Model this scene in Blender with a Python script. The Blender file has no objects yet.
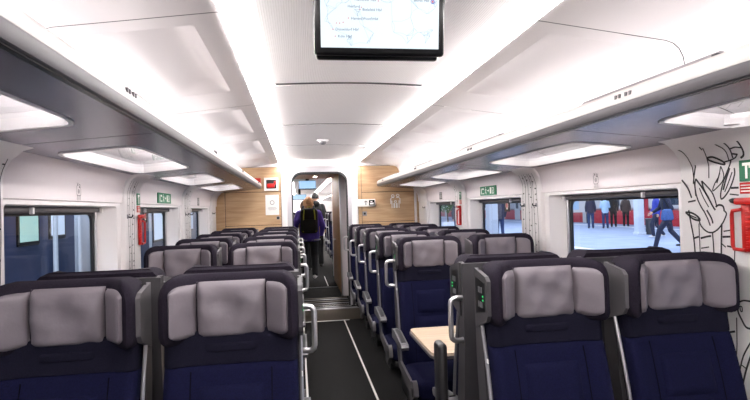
import bpy, bmesh, math, random
from mathutils import Vector, Matrix

# ------------------------------------------------------------------ camera, world, lamps, exposure
SC = bpy.context.scene
COL = SC.collection
CAM_X, CAM_H, F = -0.30, 1.4484, 522.3
YAW, PITCH, ROLL = 0.1472, 0.0151, 0.028
cy, sy = math.cos(YAW), math.sin(YAW)
cp, sp = math.cos(PITCH), math.sin(PITCH)
fwd = Vector((sy * cp, cy * cp, sp))
up0 = Vector((-sy * sp, -cy * sp, cp))
rt0 = Vector((cy, -sy, 0))
rt = rt0 * math.cos(ROLL) - up0 * math.sin(ROLL)
up = rt0 * math.sin(ROLL) + up0 * math.cos(ROLL)
cd = bpy.data.cameras.new('camera')
cd.sensor_width = 36.0
cd.lens = F / 750 * 36
cd.clip_start = 0.02
cam = bpy.data.objects.new('camera', cd)
COL.objects.link(cam)
mw = Matrix((rt, up, -fwd)).transposed().to_4x4()
mw.translation = Vector((CAM_X, 0, CAM_H))
cam.matrix_world = mw
SC.camera = cam

world = bpy.data.worlds.new('station_air')
SC.world = world
world.use_nodes = True
bg = world.node_tree.nodes['Background']
bg.inputs[0].default_value = (0.62, 0.76, 1.0, 1)
bg.inputs[1].default_value = 0.40

RACK_POWER = 1.7        # emission of the strips on top of the luggage racks
STRIP_POWER = 19.0       # emission of the ceiling light strips
SC.view_settings.view_transform = 'Standard'
SC.view_settings.look = 'None'
SC.view_settings.exposure = 1.2
SC.view_settings.gamma = 1.0
SC.view_settings.use_curve_mapping = False


def area_lamp(name, loc, sx, sy_, power, color=(1, 1, 1), rot=(0, 0, 0)):
    l = bpy.data.lights.new(name, 'AREA')
    l.shape = 'RECTANGLE'
    l.size, l.size_y, l.energy, l.color = sx, sy_, power, color
    o = bpy.data.objects.new(name, l)
    o.location, o.rotation_euler = loc, rot
    COL.objects.link(o)
    return o


# station hall lamp, high above the platform
area_lamp('outside_light', (11, 18, 6.0), 10, 40, 1500, (0.85, 0.92, 1.0))

area_lamp('outside_light', (-3.0, 9.0, 5.0), 0.8, 26, 800, (0.85, 0.92, 1.0))  # added, unseen lamp that brightens the train on the left track

# ------------------------------------------------------------------ materials


def lin(c):
    return tuple(((v / 255) / 12.92 if v / 255 <= 0.04045 else ((v / 255 + 0.055) / 1.055) ** 2.4) for v in c)


def mat(name, rgb, rough=0.6, metal=0.0, emit=None, power=0.0, var=0.0, vscale=40.0, bump=0.0, bscale=300.0, spec=0.5, sheen=0.0):
    m = bpy.data.materials.new(name)
    m.use_nodes = True
    nt = m.node_tree
    b = nt.nodes['Principled BSDF']
    c = lin(rgb)
    b.inputs['Base Color'].default_value = (*c, 1)
    b.inputs['Roughness'].default_value = rough
    b.inputs['Metallic'].default_value = metal
    b.inputs['Specular IOR Level'].default_value = spec
    if sheen:
        b.inputs['Sheen Weight'].default_value = sheen
    if emit is not None:
        b.inputs['Emission Color'].default_value = (*lin(emit), 1)
        b.inputs['Emission Strength'].default_value = power
    if var or bump:
        tc = nt.nodes.new('ShaderNodeTexCoord')
    if var:
        n = nt.nodes.new('ShaderNodeTexNoise')
        n.inputs['Scale'].default_value = vscale
        n.inputs['Detail'].default_value = 4
        nt.links.new(tc.outputs['Object'], n.inputs['Vector'])
        r = nt.nodes.new('ShaderNodeValToRGB')
        r.color_ramp.elements[0].position = 0.3
        r.color_ramp.elements[1].position = 0.7
        r.color_ramp.elements[0].color = (*[v * (1 - var) for v in c], 1)
        r.color_ramp.elements[1].color = (*[min(1, v * (1 + var)) for v in c], 1)
        nt.links.new(n.outputs['Fac'], r.inputs['Fac'])
        nt.links.new(r.outputs['Color'], b.inputs['Base Color'])
    if bump:
        n2 = nt.nodes.new('ShaderNodeTexNoise')
        n2.inputs['Scale'].default_value = bscale
        n2.inputs['Detail'].default_value = 2
        nt.links.new(tc.outputs['Object'], n2.inputs['Vector'])
        bp = nt.nodes.new('ShaderNodeBump')
        bp.inputs['Strength'].default_value = bump
        bp.inputs['Distance'].default_value = 0.004
        nt.links.new(n2.outputs['Fac'], bp.inputs['Height'])
        nt.links.new(bp.outputs['Normal'], b.inputs['Normal'])
    return m


def wood_mat(name, c1, c2, axis=0, rough=0.4):
    m = bpy.data.materials.new(name)
    m.use_nodes = True
    nt = m.node_tree
    b = nt.nodes['Principled BSDF']
    b.inputs['Roughness'].default_value = rough
    tc = nt.nodes.new('ShaderNodeTexCoord')
    mp = nt.nodes.new('ShaderNodeMapping')
    s = [14, 14, 14]
    s[axis] = 1.2
    mp.inputs['Scale'].default_value = s
    n = nt.nodes.new('ShaderNodeTexNoise')
    n.inputs['Scale'].default_value = 2.5
    n.inputs['Detail'].default_value = 6
    n.inputs['Distortion'].default_value = 0.6
    r = nt.nodes.new('ShaderNodeValToRGB')
    r.color_ramp.elements[0].position = 0.35
    r.color_ramp.elements[1].position = 0.7
    r.color_ramp.elements[0].color = (*lin(c1), 1)
    r.color_ramp.elements[1].color = (*lin(c2), 1)
    nt.links.new(tc.outputs['Object'], mp.inputs['Vector'])
    nt.links.new(mp.outputs['Vector'], n.inputs['Vector'])
    nt.links.new(n.outputs['Fac'], r.inputs['Fac'])
    nt.links.new(r.outputs['Color'], b.inputs['Base Color'])
    return m


def glass_mat(name, tint=(1, 1, 1), refl=0.06):
    m = bpy.data.materials.new(name)
    m.use_nodes = True
    nt = m.node_tree
    nt.nodes.remove(nt.nodes['Principled BSDF'])
    out = nt.nodes['Material Output']
    t = nt.nodes.new('ShaderNodeBsdfTransparent')
    t.inputs['Color'].default_value = (*tint, 1)
    g = nt.nodes.new('ShaderNodeBsdfGlossy')
    g.inputs['Roughness'].default_value = 0.02
    lw = nt.nodes.new('ShaderNodeLayerWeight')
    lw.inputs['Blend'].default_value = 0.5
    pw = nt.nodes.new('ShaderNodeMath')
    pw.operation = 'POWER'
    pw.inputs[1].default_value = 5.0
    ma = nt.nodes.new('ShaderNodeMath')
    ma.operation = 'MULTIPLY_ADD'
    ma.inputs[1].default_value = 0.75
    ma.inputs[2].default_value = refl
    mx = nt.nodes.new('ShaderNodeMixShader')
    nt.links.new(lw.outputs['Facing'], pw.inputs[0])
    nt.links.new(pw.outputs[0], ma.inputs[0])
    nt.links.new(ma.outputs[0], mx.inputs['Fac'])
    nt.links.new(t.outputs['BSDF'], mx.inputs[1])
    nt.links.new(g.outputs['BSDF'], mx.inputs[2])
    nt.links.new(mx.outputs['Shader'], out.inputs['Surface'])
    return m


def ribbed_mat(name, rgb):
    m = mat(name, rgb, 0.55)
    nt = m.node_tree
    b = nt.nodes['Principled BSDF']
    tc = nt.nodes.new('ShaderNodeTexCoord')
    w = nt.nodes.new('ShaderNodeTexWave')
    w.wave_type = 'BANDS'
    w.bands_direction = 'X'
    w.inputs['Scale'].default_value = 38.0
    nt.links.new(tc.outputs['Object'], w.inputs['Vector'])
    bp = nt.nodes.new('ShaderNodeBump')
    bp.inputs['Strength'].default_value = 0.3
    bp.inputs['Distance'].default_value = 0.004
    nt.links.new(w.outputs['Fac'], bp.inputs['Height'])
    nt.links.new(bp.outputs['Normal'], b.inputs['Normal'])
    return m


WHITE = mat('white_lacquer', (232, 228, 228), 0.4)
CEIL = mat('ceiling_white', (226, 221, 221), 0.45)
RIB = ribbed_mat('ribbed_ceiling', (250, 246, 246))
WALLM = mat('wall_white', (230, 226, 226), 0.45)
UPWALL = mat('upper_wall_pale', (222, 214, 216), 0.5)
GREYP = mat('grey_plastic', (80, 77, 80), 0.45)
LGREY = mat('light_grey_metal', (150, 148, 152), 0.3, 0.6)
ALU = mat('brushed_aluminium', (205, 203, 206), 0.28, 0.9)
DGREY = mat('dark_grey_plastic', (34, 33, 35), 0.4)
BLACK = mat('black_plastic', (10, 10, 12), 0.3, spec=0.2)
RUBBER = mat('black_rubber', (24, 24, 26), 0.6)
SOFFIT = mat('rack_underside_metal', (128, 126, 140), 0.26, 0.75, var=0.12, vscale=3)
NOSE = mat('rack_nose_satin', (172, 167, 165), 0.32)
HEAD = mat('headrest_fabric', (33, 28, 38), 0.9, var=0.25, vscale=260, bump=0.3, bscale=500, spec=0.12)
NAVY = mat('navy_seat_fabric', (14, 15, 42), 0.92, var=0.3, vscale=220, bump=0.3, bscale=450, spec=0.12)
NECK = mat('seat_upper_fabric', (21, 20, 34), 0.92, var=0.25, vscale=240, bump=0.3, bscale=500, spec=0.12)
PILLOW = mat('pillow_grey_leather', (107, 100, 106), 0.62, bump=0.25, bscale=60)
SEAM = mat('seam_thread_dark', (8, 8, 14), 0.95, spec=0.05)
ARMG = mat('armrest_grey', (104, 102, 106), 0.45, 0.2)
SHELL = mat('seat_shell_grey', (62, 60, 63), 0.45, spec=0.3)
TABLEM = wood_mat('table_top_pale_wood', (188, 166, 142), (206, 186, 164), 0, 0.35)
WOODP = wood_mat('beech_panel', (186, 150, 112), (208, 176, 138), 0, 0.4)
WOODD = wood_mat('door_wood', (186, 138, 94), (206, 160, 112), 2, 0.4)
CARPET = mat('dark_carpet', (17, 16, 16), 0.9, var=0.3, vscale=90, bump=0.4, bscale=250, spec=0.2)
STEPM = mat('step_metal', (112, 104, 94), 0.4, 0.3)
LINEM = mat('white_floor_line', (225, 222, 218), 0.5)
LAMP = mat('light_strip_lens', (255, 255, 255), 0.5, emit=(255, 250, 248), power=STRIP_POWER)
RACKLED = mat('rack_led_lens', (255, 255, 255), 0.5, emit=(255, 249, 247), power=RACK_POWER)
RACKFILL = mat('rack_fill_emitter', (255, 255, 255), 0.5, emit=(255, 250, 248), power=9.5)  # added emitter, brightens what shows through the rack glass
SPOT = mat('spot_lens', (255, 255, 255), 0.5, emit=(255, 250, 240), power=20.0)
GLASS = glass_mat('window_glass', (0.88, 0.93, 1.0))
RGLASS = glass_mat('rack_glass', (0.97, 0.98, 1.0))
RED = mat('signal_red', (190, 24, 18), 0.35)
DRED = mat('deep_red_cloth', (120, 20, 24), 0.8)
GREEN = mat('sign_green', (22, 110, 74), 0.45)
INK = mat('ink_black', (34, 31, 34), 0.6)
PAPER = mat('paper_white', (240, 238, 234), 0.6)
PURPLE = mat('purple_jacket', (70, 46, 138), 0.75, var=0.2, vscale=30)
SKIN = mat('skin', (205, 160, 135), 0.55)
BLOND = mat('auburn_blond_hair', (168, 124, 84), 0.6, var=0.35, vscale=60)
BLKHAIR = mat('black_hair', (22, 19, 19), 0.5, var=0.3, vscale=60)
BRNHAIR = mat('brown_hair', (70, 48, 36), 0.6, var=0.3, vscale=60)
BLKCLOTH = mat('black_cloth', (20, 20, 23), 0.85, var=0.3, vscale=40)
CARBLUE = mat('vivid_blue_jacket', (52, 62, 160), 0.7, var=0.15, vscale=30)
DENIM = mat('blue_denim', (44, 58, 96), 0.85, var=0.25, vscale=60)
NAVYCOAT = mat('navy_coat', (38, 40, 62), 0.8, var=0.2, vscale=30)
LBLUE = mat('pale_blue_jacket', (168, 196, 220), 0.7, var=0.15, vscale=30)
BRNCOAT = mat('brown_coat', (66, 52, 48), 0.8, var=0.2, vscale=30)
GREYCOAT = mat('grey_coat', (98, 98, 106), 0.8, var=0.2, vscale=30)
BAGBLUE = mat('blue_bag', (62, 92, 150), 0.6, var=0.2, vscale=20)
SHOEW = mat('pale_shoe', (205, 203, 205), 0.6)
SHOED = mat('dark_shoe', (28, 25, 25), 0.5)
YELLOW = mat('yellow_green_trim', (170, 176, 60), 0.6)
PLATF = mat('platform_paving', (146, 158, 186), 0.55, var=0.12, vscale=1.2)
PLINE = mat('platform_line', (236, 238, 240), 0.6)
TRAINRED = mat('train_red', (178, 30, 44), 0.4)
TRAINCREAM = mat('train_cream', (206, 202, 200), 0.4)
TRAINNAVY = mat('train_navy', (62, 78, 116), 0.35)
TRAINWIN = mat('train_dark_window', (46, 54, 70), 0.1)
MINT = mat('lit_mint_window', (170, 205, 195), 0.4, emit=(176, 214, 200), power=0.30)
PALEWIN = mat('lit_pale_window', (200, 210, 225), 0.4, emit=(205, 218, 235), power=0.35)
CONCR = mat('pale_column', (208, 214, 224), 0.6)
LEAF = mat('leaf_green', (70, 110, 60), 0.7, var=0.3, vscale=6)
SCREENM = mat('screen_map_white', (30, 30, 32), 0.3, emit=(226, 241, 248), power=0.50)
SCREENB = mat('screen_blue', (30, 30, 32), 0.3, emit=(160, 200, 240), power=0.5)
MAPLINE = mat('map_line', (20, 20, 22), 0.5, emit=(176, 196, 216), power=0.42)
MAPTEXT = mat('map_text', (20, 20, 22), 0.5, emit=(70, 90, 130), power=0.42)
MAPRED = mat('map_red', (20, 20, 22), 0.5, emit=(230, 80, 100), power=0.42)
MAPBLUE = mat('map_blue', (20, 20, 22), 0.5, emit=(70, 100, 210), power=0.42)
LEDG = mat('led_green', (60, 220, 120), 0.4, emit=(60, 230, 120), power=0.25)

# ------------------------------------------------------------------ mesh helpers


class MB:
    def __init__(s):
        s.v, s.f, s.m = [], [], []
        s.mi = 0

    def add(s, vs, fs):
        n = len(s.v)
        s.v += [tuple(v) for v in vs]
        s.f += [tuple(i + n for i in f) for f in fs]
        s.m += [s.mi] * len(fs)

    def box(s, x0, x1, y0, y1, z0, z1, r=0.0, seg=2, M=None):
        if r <= 0:
            vs = [(x, y, z) for x in (x0, x1) for y in (y0, y1) for z in (z0, z1)]
            fs = [(0, 1, 3, 2), (4, 6, 7, 5), (0, 4, 5, 1), (2, 3, 7, 6), (0, 2, 6, 4), (1, 5, 7, 3)]
        else:
            bm = bmesh.new()
            bmesh.ops.create_cube(bm, size=1)
            for v in bm.verts:
                v.co = Vector(((x0 + x1) / 2 + v.co.x * (x1 - x0), (y0 + y1) / 2 + v.co.y * (y1 - y0), (z0 + z1) / 2 + v.co.z * (z1 - z0)))
            bmesh.ops.bevel(bm, geom=bm.edges[:], offset=r, segments=seg, profile=0.5, affect='EDGES')
            bm.verts.index_update()
            vs = [v.co.copy() for v in bm.verts]
            fs = [[v.index for v in f.verts] for f in bm.faces]
            bm.free()
        if M is not None:
            vs = [M @ Vector(v) for v in vs]
        s.add(vs, fs)

    def tube(s, path, rad, n=8, closed=False, M=None, flat=None):
        path = [Vector(p) for p in path]
        k = len(path)
        rads = rad if isinstance(rad, (list, tuple)) else [rad] * k
        rings = []
        ref = None
        for i, p in enumerate(path):
            if closed:
                t = path[(i + 1) % k] - path[i - 1]
            else:
                t = path[min(i + 1, k - 1)] - path[max(i - 1, 0)]
            t.normalize()
            if ref is None:
                a = Vector((0, 0, 1)) if abs(t.z) < 0.9 else Vector((1, 0, 0))
                ref = t.cross(a).normalized()
            ref = (ref - t * ref.dot(t)).normalized()
            b = t.cross(ref)
            rings.append([p + (ref * math.cos(2 * math.pi * j / n) + b * math.sin(2 * math.pi * j / n)) * rads[i] for j in range(n)])
        vs = [v for r in rings for v in r]
        if M is not None:
            vs = [M @ v for v in vs]
        fs = []
        for i in range(k if closed else k - 1):
            for j in range(n):
                a, b2 = i * n + j, i * n + (j + 1) % n
                c, d = ((i + 1) % k) * n + (j + 1) % n, ((i + 1) % k) * n + j
                fs.append((a, b2, c, d))
        if not closed:
            fs.append(tuple(range(n))[::-1])
            fs.append(tuple((k - 1) * n + j for j in range(n)))
        s.add(vs, fs)

    def ell(s, c, r, n=12, m=8, M=None):
        vs, fs = [], []
        c = Vector(c)
        for i in range(m + 1):
            th = math.pi * i / m
            for j in range(n):
                ph = 2 * math.pi * j / n
                vs.append(c + Vector((r[0] * math.sin(th) * math.cos(ph), r[1] * math.sin(th) * math.sin(ph), r[2] * math.cos(th))))
        for i in range(m):
            for j in range(n):
                fs.append((i * n + j, (i + 1) * n + j, (i + 1) * n + (j + 1) % n, i * n + (j + 1) % n))
        if M is not None:
            vs = [M @ v for v in vs]
        s.add(vs, fs)

    def rings(s, rings, cap0=False, cap1=False, closed=True):
        n = len(rings[0])
        vs = [v for r in rings for v in r]
        fs = []
        for i in range(len(rings) - 1):
            for j in range(n if closed else n - 1):
                fs.append((i * n + j, i * n + (j + 1) % n, (i + 1) * n + (j + 1) % n, (i + 1) * n + j))
        if cap0:
            fs.append(tuple(range(n))[::-1])
        if cap1:
            fs.append(tuple((len(rings) - 1) * n + j for j in range(n)))
        s.add(vs, fs)

    def prism(s, poly, fn, a, b):
        """polygon in 2-D swept from a to b; fn(u, v, t) -> point"""
        s.rings([[fn(u, v, a) for u, v in poly], [fn(u, v, b) for u, v in poly]], True, True)

    def grid(s, fn, us, vs_):
        n = len(us)
        pts = [fn(u, v) for v in vs_ for u in us]
        fs = [(j * n + i, j * n + i + 1, (j + 1) * n + i + 1, (j + 1) * n + i) for j in range(len(vs_) - 1) for i in range(n - 1)]
        s.add(pts, fs)

    def build(s, name, m=None, parent=None, smooth=None, kind=None, loc=None):
        me = bpy.data.meshes.new(name)
        me.from_pydata(s.v, [], s.f)
        ms = m if isinstance(m, (list, tuple)) else [m]
        for k in ms:
            if k:
                me.materials.append(k)
        if len(ms) > 1:
            me.polygons.foreach_set('material_index', s.m)
        bm = bmesh.new()
        bm.from_mesh(me)
        bmesh.ops.recalc_face_normals(bm, faces=bm.faces)
        bm.to_mesh(me)
        bm.free()
        if smooth is not None:
            me.polygons.foreach_set('use_smooth', [True] * len(me.polygons))
            try:
                me.set_sharp_from_angle(angle=math.radians(smooth))
            except Exception:
                pass
        me.update()
        o = bpy.data.objects.new(name, me)
        COL.objects.link(o)
        if parent:
            o.parent = parent
        if kind:
            o['kind'] = kind
        if loc:
            o.location = loc
        return o


def thing(name, label, cat, loc=(0, 0, 0), rz=0, group=None):
    o = bpy.data.objects.new(name, None)
    o.empty_display_size = 0.1
    COL.objects.link(o)
    o.location = loc
    o.rotation_euler = (0, 0, rz)
    return tag(o, label, cat, group)


def tag(o, label, cat, group=None):
    o['label'] = label
    o['category'] = cat
    if group:
        o['group'] = group
    return o


KIDS = {}


def copy_tree(o, parent=None, skip=()):
    c = o.copy()
    COL.objects.link(c)
    if parent:
        c.parent = parent
    for ch in list(o.children):
        if ch.name.split('.')[0] in skip:
            continue
        copy_tree(ch, c, skip)
    return c


def rrect(x0, x1, y0, y1, r, n=4):
    """rounded rectangle, 4*(n+1) points, counter-clockwise"""
    out = []
    for cx, cy_, a0 in ((x1 - r, y1 - r, 0), (x0 + r, y1 - r, 90), (x0 + r, y0 + r, 180), (x1 - r, y0 + r, 270)):
        for i in range(n + 1):
            a = math.radians(a0 + 90 * i / n)
            out.append((cx + r * math.cos(a), cy_ + r * math.sin(a)))
    return out


def outer_rect(x0, x1, y0, y1, n=4):
    return rrect(x0, x1, y0, y1, 0.0, n)


def lin_space(a, b, n):
    return [a + (b - a) * i / (n - 1) for i in range(n)]


def ribbon(mb, pts, w, fn, off=0.0):
    """flat printed line: pts 2-D, width w; fn(u, v) -> 3-D point on the surface"""
    pts = [Vector((p[0], p[1])) for p in pts]
    n = len(pts)
    L, R = [], []
    for i, p in enumerate(pts):
        t = pts[min(i + 1, n - 1)] - pts[max(i - 1, 0)]
        if t.length < 1e-9:
            t = Vector((1, 0))
        t.normalize()
        q = Vector((-t.y, t.x)) * (w / 2)
        L.append(fn(*(p + q)))
        R.append(fn(*(p - q)))
    mb.add(L + R, [(i, i + 1, n + i + 1, n + i) for i in range(n - 1)])


def smooth_line(pts, k=4):
    out = []
    n = len(pts)
    for i in range(n - 1):
        p0, p1, p2, p3 = [Vector((*pts[max(0, min(n - 1, j))], 0)) for j in (i - 1, i, i + 1, i + 2)]
        for s in range(k):
            t = s / k
            q = 0.5 * ((2 * p1) + (p2 - p0) * t + (2 * p0 - 5 * p1 + 4 * p2 - p3) * t * t + (3 * p1 - p0 - 3 * p2 + p3) * t ** 3)
            out.append((q.x, q.y))
    out.append(tuple(pts[-1]))
    return out


def text_mesh(name, s, size, m, M, parent=None, align='LEFT'):
    cu = bpy.data.curves.new(name, 'FONT')
    cu.body = s
    cu.size = size
    cu.align_x = align
    cu.align_y = 'CENTER'
    cu.extrude = 0.0003
    cu.resolution_u = 2
    t = bpy.data.objects.new(name + '_curve', cu)
    COL.objects.link(t)
    dg = bpy.context.evaluated_depsgraph_get()
    me = bpy.data.meshes.new_from_object(t.evaluated_get(dg))
    bpy.data.objects.remove(t)
    bpy.data.curves.remove(cu)
    me.materials.clear()
    me.materials.append(m)
    me.name = name
    o = bpy.data.objects.new(name, me)
    COL.objects.link(o)
    o.matrix_local = M
    if parent:
        o.parent = parent
    return o


def struct(o, label=None):
    o['kind'] = 'structure'
    if label:
        o['label'] = label
    return o


def empty_struct(name, label=None):
    o = bpy.data.objects.new(name, None)
    COL.objects.link(o)
    return struct(o, label)


# ------------------------------------------------------------------ the carriage shell
W = 1.36
Y0, BULK = -3.0, 7.07
WINS = [(-1.24, 0.0), (0.40, 1.56), (2.08, 3.28), (3.72, 4.90), (5.38, 6.46)]
WZ0, WZ1 = 0.80, 1.500
PILS = [(1.60, 2.04), (3.345, 3.655), (4.97, 5.31), (6.53, 6.86)]

# floor: carpet, pale lines along the aisle, a step up at the far door
mb = MB()
mb.box(-1.40, 1.40, Y0, 6.83, -0.06, 0.0)
floor = struct(mb.build('floor', CARPET))
for x in (-0.262, 0.262):
    mb = MB()
    mb.box(x - 0.008, x + 0.008, Y0 + 0.1, 6.80, 0.0, 0.003)
    mb.build('floor_line', LINEM, floor)
mb = MB()
mb.box(-0.27, 0.33, 6.80, 6.829, 0.0, 0.004)
mb.build('floor_line', LINEM, floor)
mb = MB()
mb.box(-1.36, 1.36, 6.83, 10.2, -0.06, 0.145)
mb.box(-1.40, 1.40, 10.2, 24.0, -0.06, 0.145)
up_floor = struct(mb.build('floor', CARPET))
mb = MB()
mb.box(-0.50, 0.50, 6.82, 6.835, 0.004, 0.147, 0.004)
mb.build('step_riser', STEPM, up_floor, 40)
mb = MB()
mb.box(-0.50, 0.50, 6.815, 6.90, 0.1455, 0.153, 0.003)
mb.build('step_nosing', LGREY, up_floor, 40)
for k, y in enumerate((6.98, 7.10, 7.24, 7.40, 7.56, 7.68, 8.77)):
    mb = MB()
    mb.box(-0.38, 0.38, y, y + 0.03, 0.1455, 0.150)
    mb.build('tread_strip', STEPM if k % 2 else LGREY, up_floor)
mb = MB()
mb.box(0.17, 0.185, 8.9, 10.2, 0.1455, 0.149)
mb.build('floor_line', LINEM, up_floor)

# side walls with window openings
for side, wn in ((-1, 'wall_left'), (1, 'wall_right')):
    def wf(y, z, d=0.0, side=side):
        return (side * (W + d), y, z)
    mb = MB()
    mb.box(*sorted((side * W, side * (W + 0.02))), Y0, BULK, 0.0, WZ0 - 0.06)
    edges = [Y0] + [e for a, b in WINS for e in (a - 0.05, b + 0.05)] + [BULK]
    for i in range(0, len(edges), 2):
        mb.add([wf(edges[i], WZ0 - 0.06), wf(edges[i + 1], WZ0 - 0.06), wf(edges[i + 1], 1.518), wf(edges[i], 1.518)], [(0, 1, 2, 3)])
    for a, b in WINS:
        ro = outer_rect(a - 0.05, b + 0.05, WZ0 - 0.06, 1.518)
        ri = rrect(a, b, WZ0, WZ1, 0.02)
        rj = rrect(a + 0.02, b - 0.05, WZ0 + 0.01, WZ1 - 0.008, 0.02)
        mb.rings([[wf(*p) for p in ro], [wf(*p) for p in ri], [wf(*p, 0.095) for p in rj]])
    wall = struct(mb.build(wn, WALLM, smooth=30))
    # upper panel curving in towards the rack
    mb = MB()
    prof = [(1.3598, 1.5185), (1.350, 1.522), (1.345, 1.60), (1.335, 1.635), (1.315, 1.665), (1.29, 1.69)]
    mb.grid(lambda u, v: (side * prof[u][0], v, prof[u][1]), range(len(prof)), [Y0, 0.0, BULK])
    mb.build('upper_panel', UPWALL, wall, 40)
    for a, b in PILS:
        mb = MB()
        pp = [(1.372, 0.0), (1.33, 0.0), (1.33, 1.58), (1.322, 1.62), (1.30, 1.655), (1.26, 1.688), (1.19, 1.705)]
        e = 0.02
        def pf(u, v, a=a, b=b):
            x, z = pp[u]
            return (side * x, v, z)
        ys = [a, a + e * 0.3, a + e, b - e, b - e * 0.3, b]
        ds = [0.03, 0.008, 0, 0, 0.008, 0.03]
        mb.rings([[(side * (x + ds[i]), ys[i], z) for x, z in pp] for i in range(6)], closed=False)
        pl = mb.build('pillar_cover', WALLM, wall, 40)
    # skirting
    mb = MB()
    mb.box(*sorted((side * (W - 0.02), side * (W - 0.001))), Y0, 6.83, 0.0, 0.10, 0.004)
    struct(mb.build('baseboard_left' if side < 0 else 'baseboard_right', DGREY))

# windows
wi = 0
for side in (-1, 1):
    for a, b in WINS:
        if b < 0.2:
            continue
        wi += 1
        w = empty_struct('window_%d' % wi)
        X = W + 0.097
        def wf(y, z, d=0.0, side=side):
            return (side * (W + d), y, z)
        mb = MB()
        o1, o2 = rrect(a - 0.02, b - 0.01, WZ0 - 0.02, WZ1 + 0.012, 0.02), rrect(a + 0.045, b - 0.105, WZ0 + 0.04, WZ1 - 0.045, 0.04)
        mb.rings([[wf(*p, 0.098) for p in o1], [wf(*p, 0.098) for p in o2], [wf(*p, 0.112) for p in o2]])
        mb.build('window_frame', DGREY, w, 30)
        mb = MB()
        mb.box(*sorted((side * (W + 0.086), side * (W + 0.098))), b - 0.088, b - 0.066, WZ0 + 0.02, WZ1 - 0.012, 0.004)
        mb.build('blind_rail', ALU, w, 30)
        mb = MB()
        mb.add([wf(*p, 0.108) for p in rrect(a + 0.02, b - 0.08, WZ0 + 0.02, WZ1 - 0.02, 0.04)], [tuple(range(20))])
        mb.build('pane', GLASS, w)
        mb = MB()
        mb.box(*sorted((side * (W + 0.05), side * (W + 0.097))), a + 0.03, b - 0.07, WZ1 - 0.033, WZ1 - 0.006, 0.008)
        bl = mb.build('blind_cassette', GREYP, w, 30)
        for yy in (a + 0.30, b - 0.12):
            mb = MB()
            mb.box(*sorted((side * (W + 0.035), side * (W + 0.052))), yy - 0.007, yy + 0.007, WZ1 - 0.038, WZ1 - 0.008, 0.003)
            mb.build('blind_tab', WHITE, bl, 30)

# ceiling: ribbed centre panels, sloped side panels with scooped pockets
ceiling = empty_struct('ceiling')
cz = lambda x: 2.108 + 0.016 * (1 - (x / 0.466) ** 2)
cj = [-3.0, -1.24, 0.11, 1.46, 2.81, 4.16, 5.51, BULK]
for i in range(len(cj) - 1):
    a, b = cj[i] + 0.026, cj[i + 1] - 0.026
    mb = MB()
    xs = lin_space(-0.466, 0.466, 13)
    mb.rings([[(x, a, cz(x) + 0.012) for x in xs], [(x, a, cz(x) + 0.004) for x in xs], [(x, a + 0.02, cz(x)) for x in xs], [(x, b - 0.02, cz(x)) for x in xs], [(x, b, cz(x) + 0.004) for x in xs], [(x, b, cz(x) + 0.012) for x in xs]], closed=False)
    mb.build('ribbed_panel', RIB, ceiling, 40)
    if i:
        mb = MB()
        mb.rings([[(x, y, cz(x) + 0.007) for x in lin_space(-0.40, 0.40, 9)] for y in (cj[i] - 0.04, cj[i] + 0.04)], closed=False)
        mb.build('air_slot', DGREY, ceiling)  # dark backing colour stands in for the shade inside the shallow slot
pj = [-2.66, -1.21, 0.24, 1.69, 3.15, 4.60, 6.05, BULK]
for side in (-1, 1):
    for i in range(len(pj) - 1):
        a, b = pj[i] + 0.003, pj[i + 1] - 0.003
        def cf(t, y, d=0.0, side=side):
            return (side * (0.53 + t), y, 2.08 - 0.1224 * t + d)
        mb = MB()
        pa, pb = a + 0.09, min(a + 1.06, b - 0.12)
        ro = outer_rect(0, 0.49, a, b)
        r0 = outer_rect(0.095, 0.455, pa, pb)
        mb.rings([[cf(*p) for p in ro], [cf(*p) for p in r0]])
        def dep(t, y, pa=pa, pb=pb):
            q = (t - 0.095) / 0.36
            d = 0.062 * (1 - (1 - min(1, q / 0.30)) ** 2) if q < 0.30 else 0.062 * (1 - 0.5 * (1 - math.cos(math.pi * (q - 0.30) / 0.70)))
            e = min(1, (y - pa) / 0.07, (pb - y) / 0.10)
            c = min(1, max(0, e))
            return d * (1 - (1 - c) ** 2)
        us = [0.095, 0.10, 0.108, 0.118, 0.13, 0.145, 0.165, 0.185, 0.205, 0.24, 0.28, 0.32, 0.36, 0.40, 0.43, 0.455]
        vs_ = [pa, pa + .01, pa + .022, pa + .04, pa + .07] + lin_space(pa + .15, pb - .18, 6) + [pb - .10, pb - .075, pb - .05, pb - .03, pb - .012, pb]
        mb.grid(lambda u, v: cf(u, v, dep(u, v)), us, vs_)
        prof = [(0, 0.03), (0, 0)]
        mb.add([(side * 0.53, a, 2.08), (side * 0.53, b, 2.08), (side * 0.53, b, 2.11), (side * 0.53, a, 2.11)], [(0, 1, 2, 3)])
        lp = [(1.02, 2.02), (1.05, 2.011), (1.073, 1.992), (1.088, 1.962), (1.098, 1.90), (1.125, 1.84), (1.20, 1.79), (1.30, 1.75)]
        mb.grid(lambda u, v: (side * lp[u][0], v, lp[u][1]), range(len(lp)), [a, b])
        cpn = mb.build('side_panel', CEIL, ceiling, 35)
        mb = MB()
        mb.add([cf(0, a - 0.008, 0.006), cf(0.49, a - 0.008, 0.006), cf(0.49, a + 0.002, 0.006), cf(0, a + 0.002, 0.006)], [(0, 1, 2, 3)])
        mb.grid(lambda u, v: (side * (lp[u][0] + 0.004), v, lp[u][1] + 0.004), range(len(lp)), [a - 0.008, a + 0.002])
        mb.build('panel_joint', GREYP, cpn)
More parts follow.
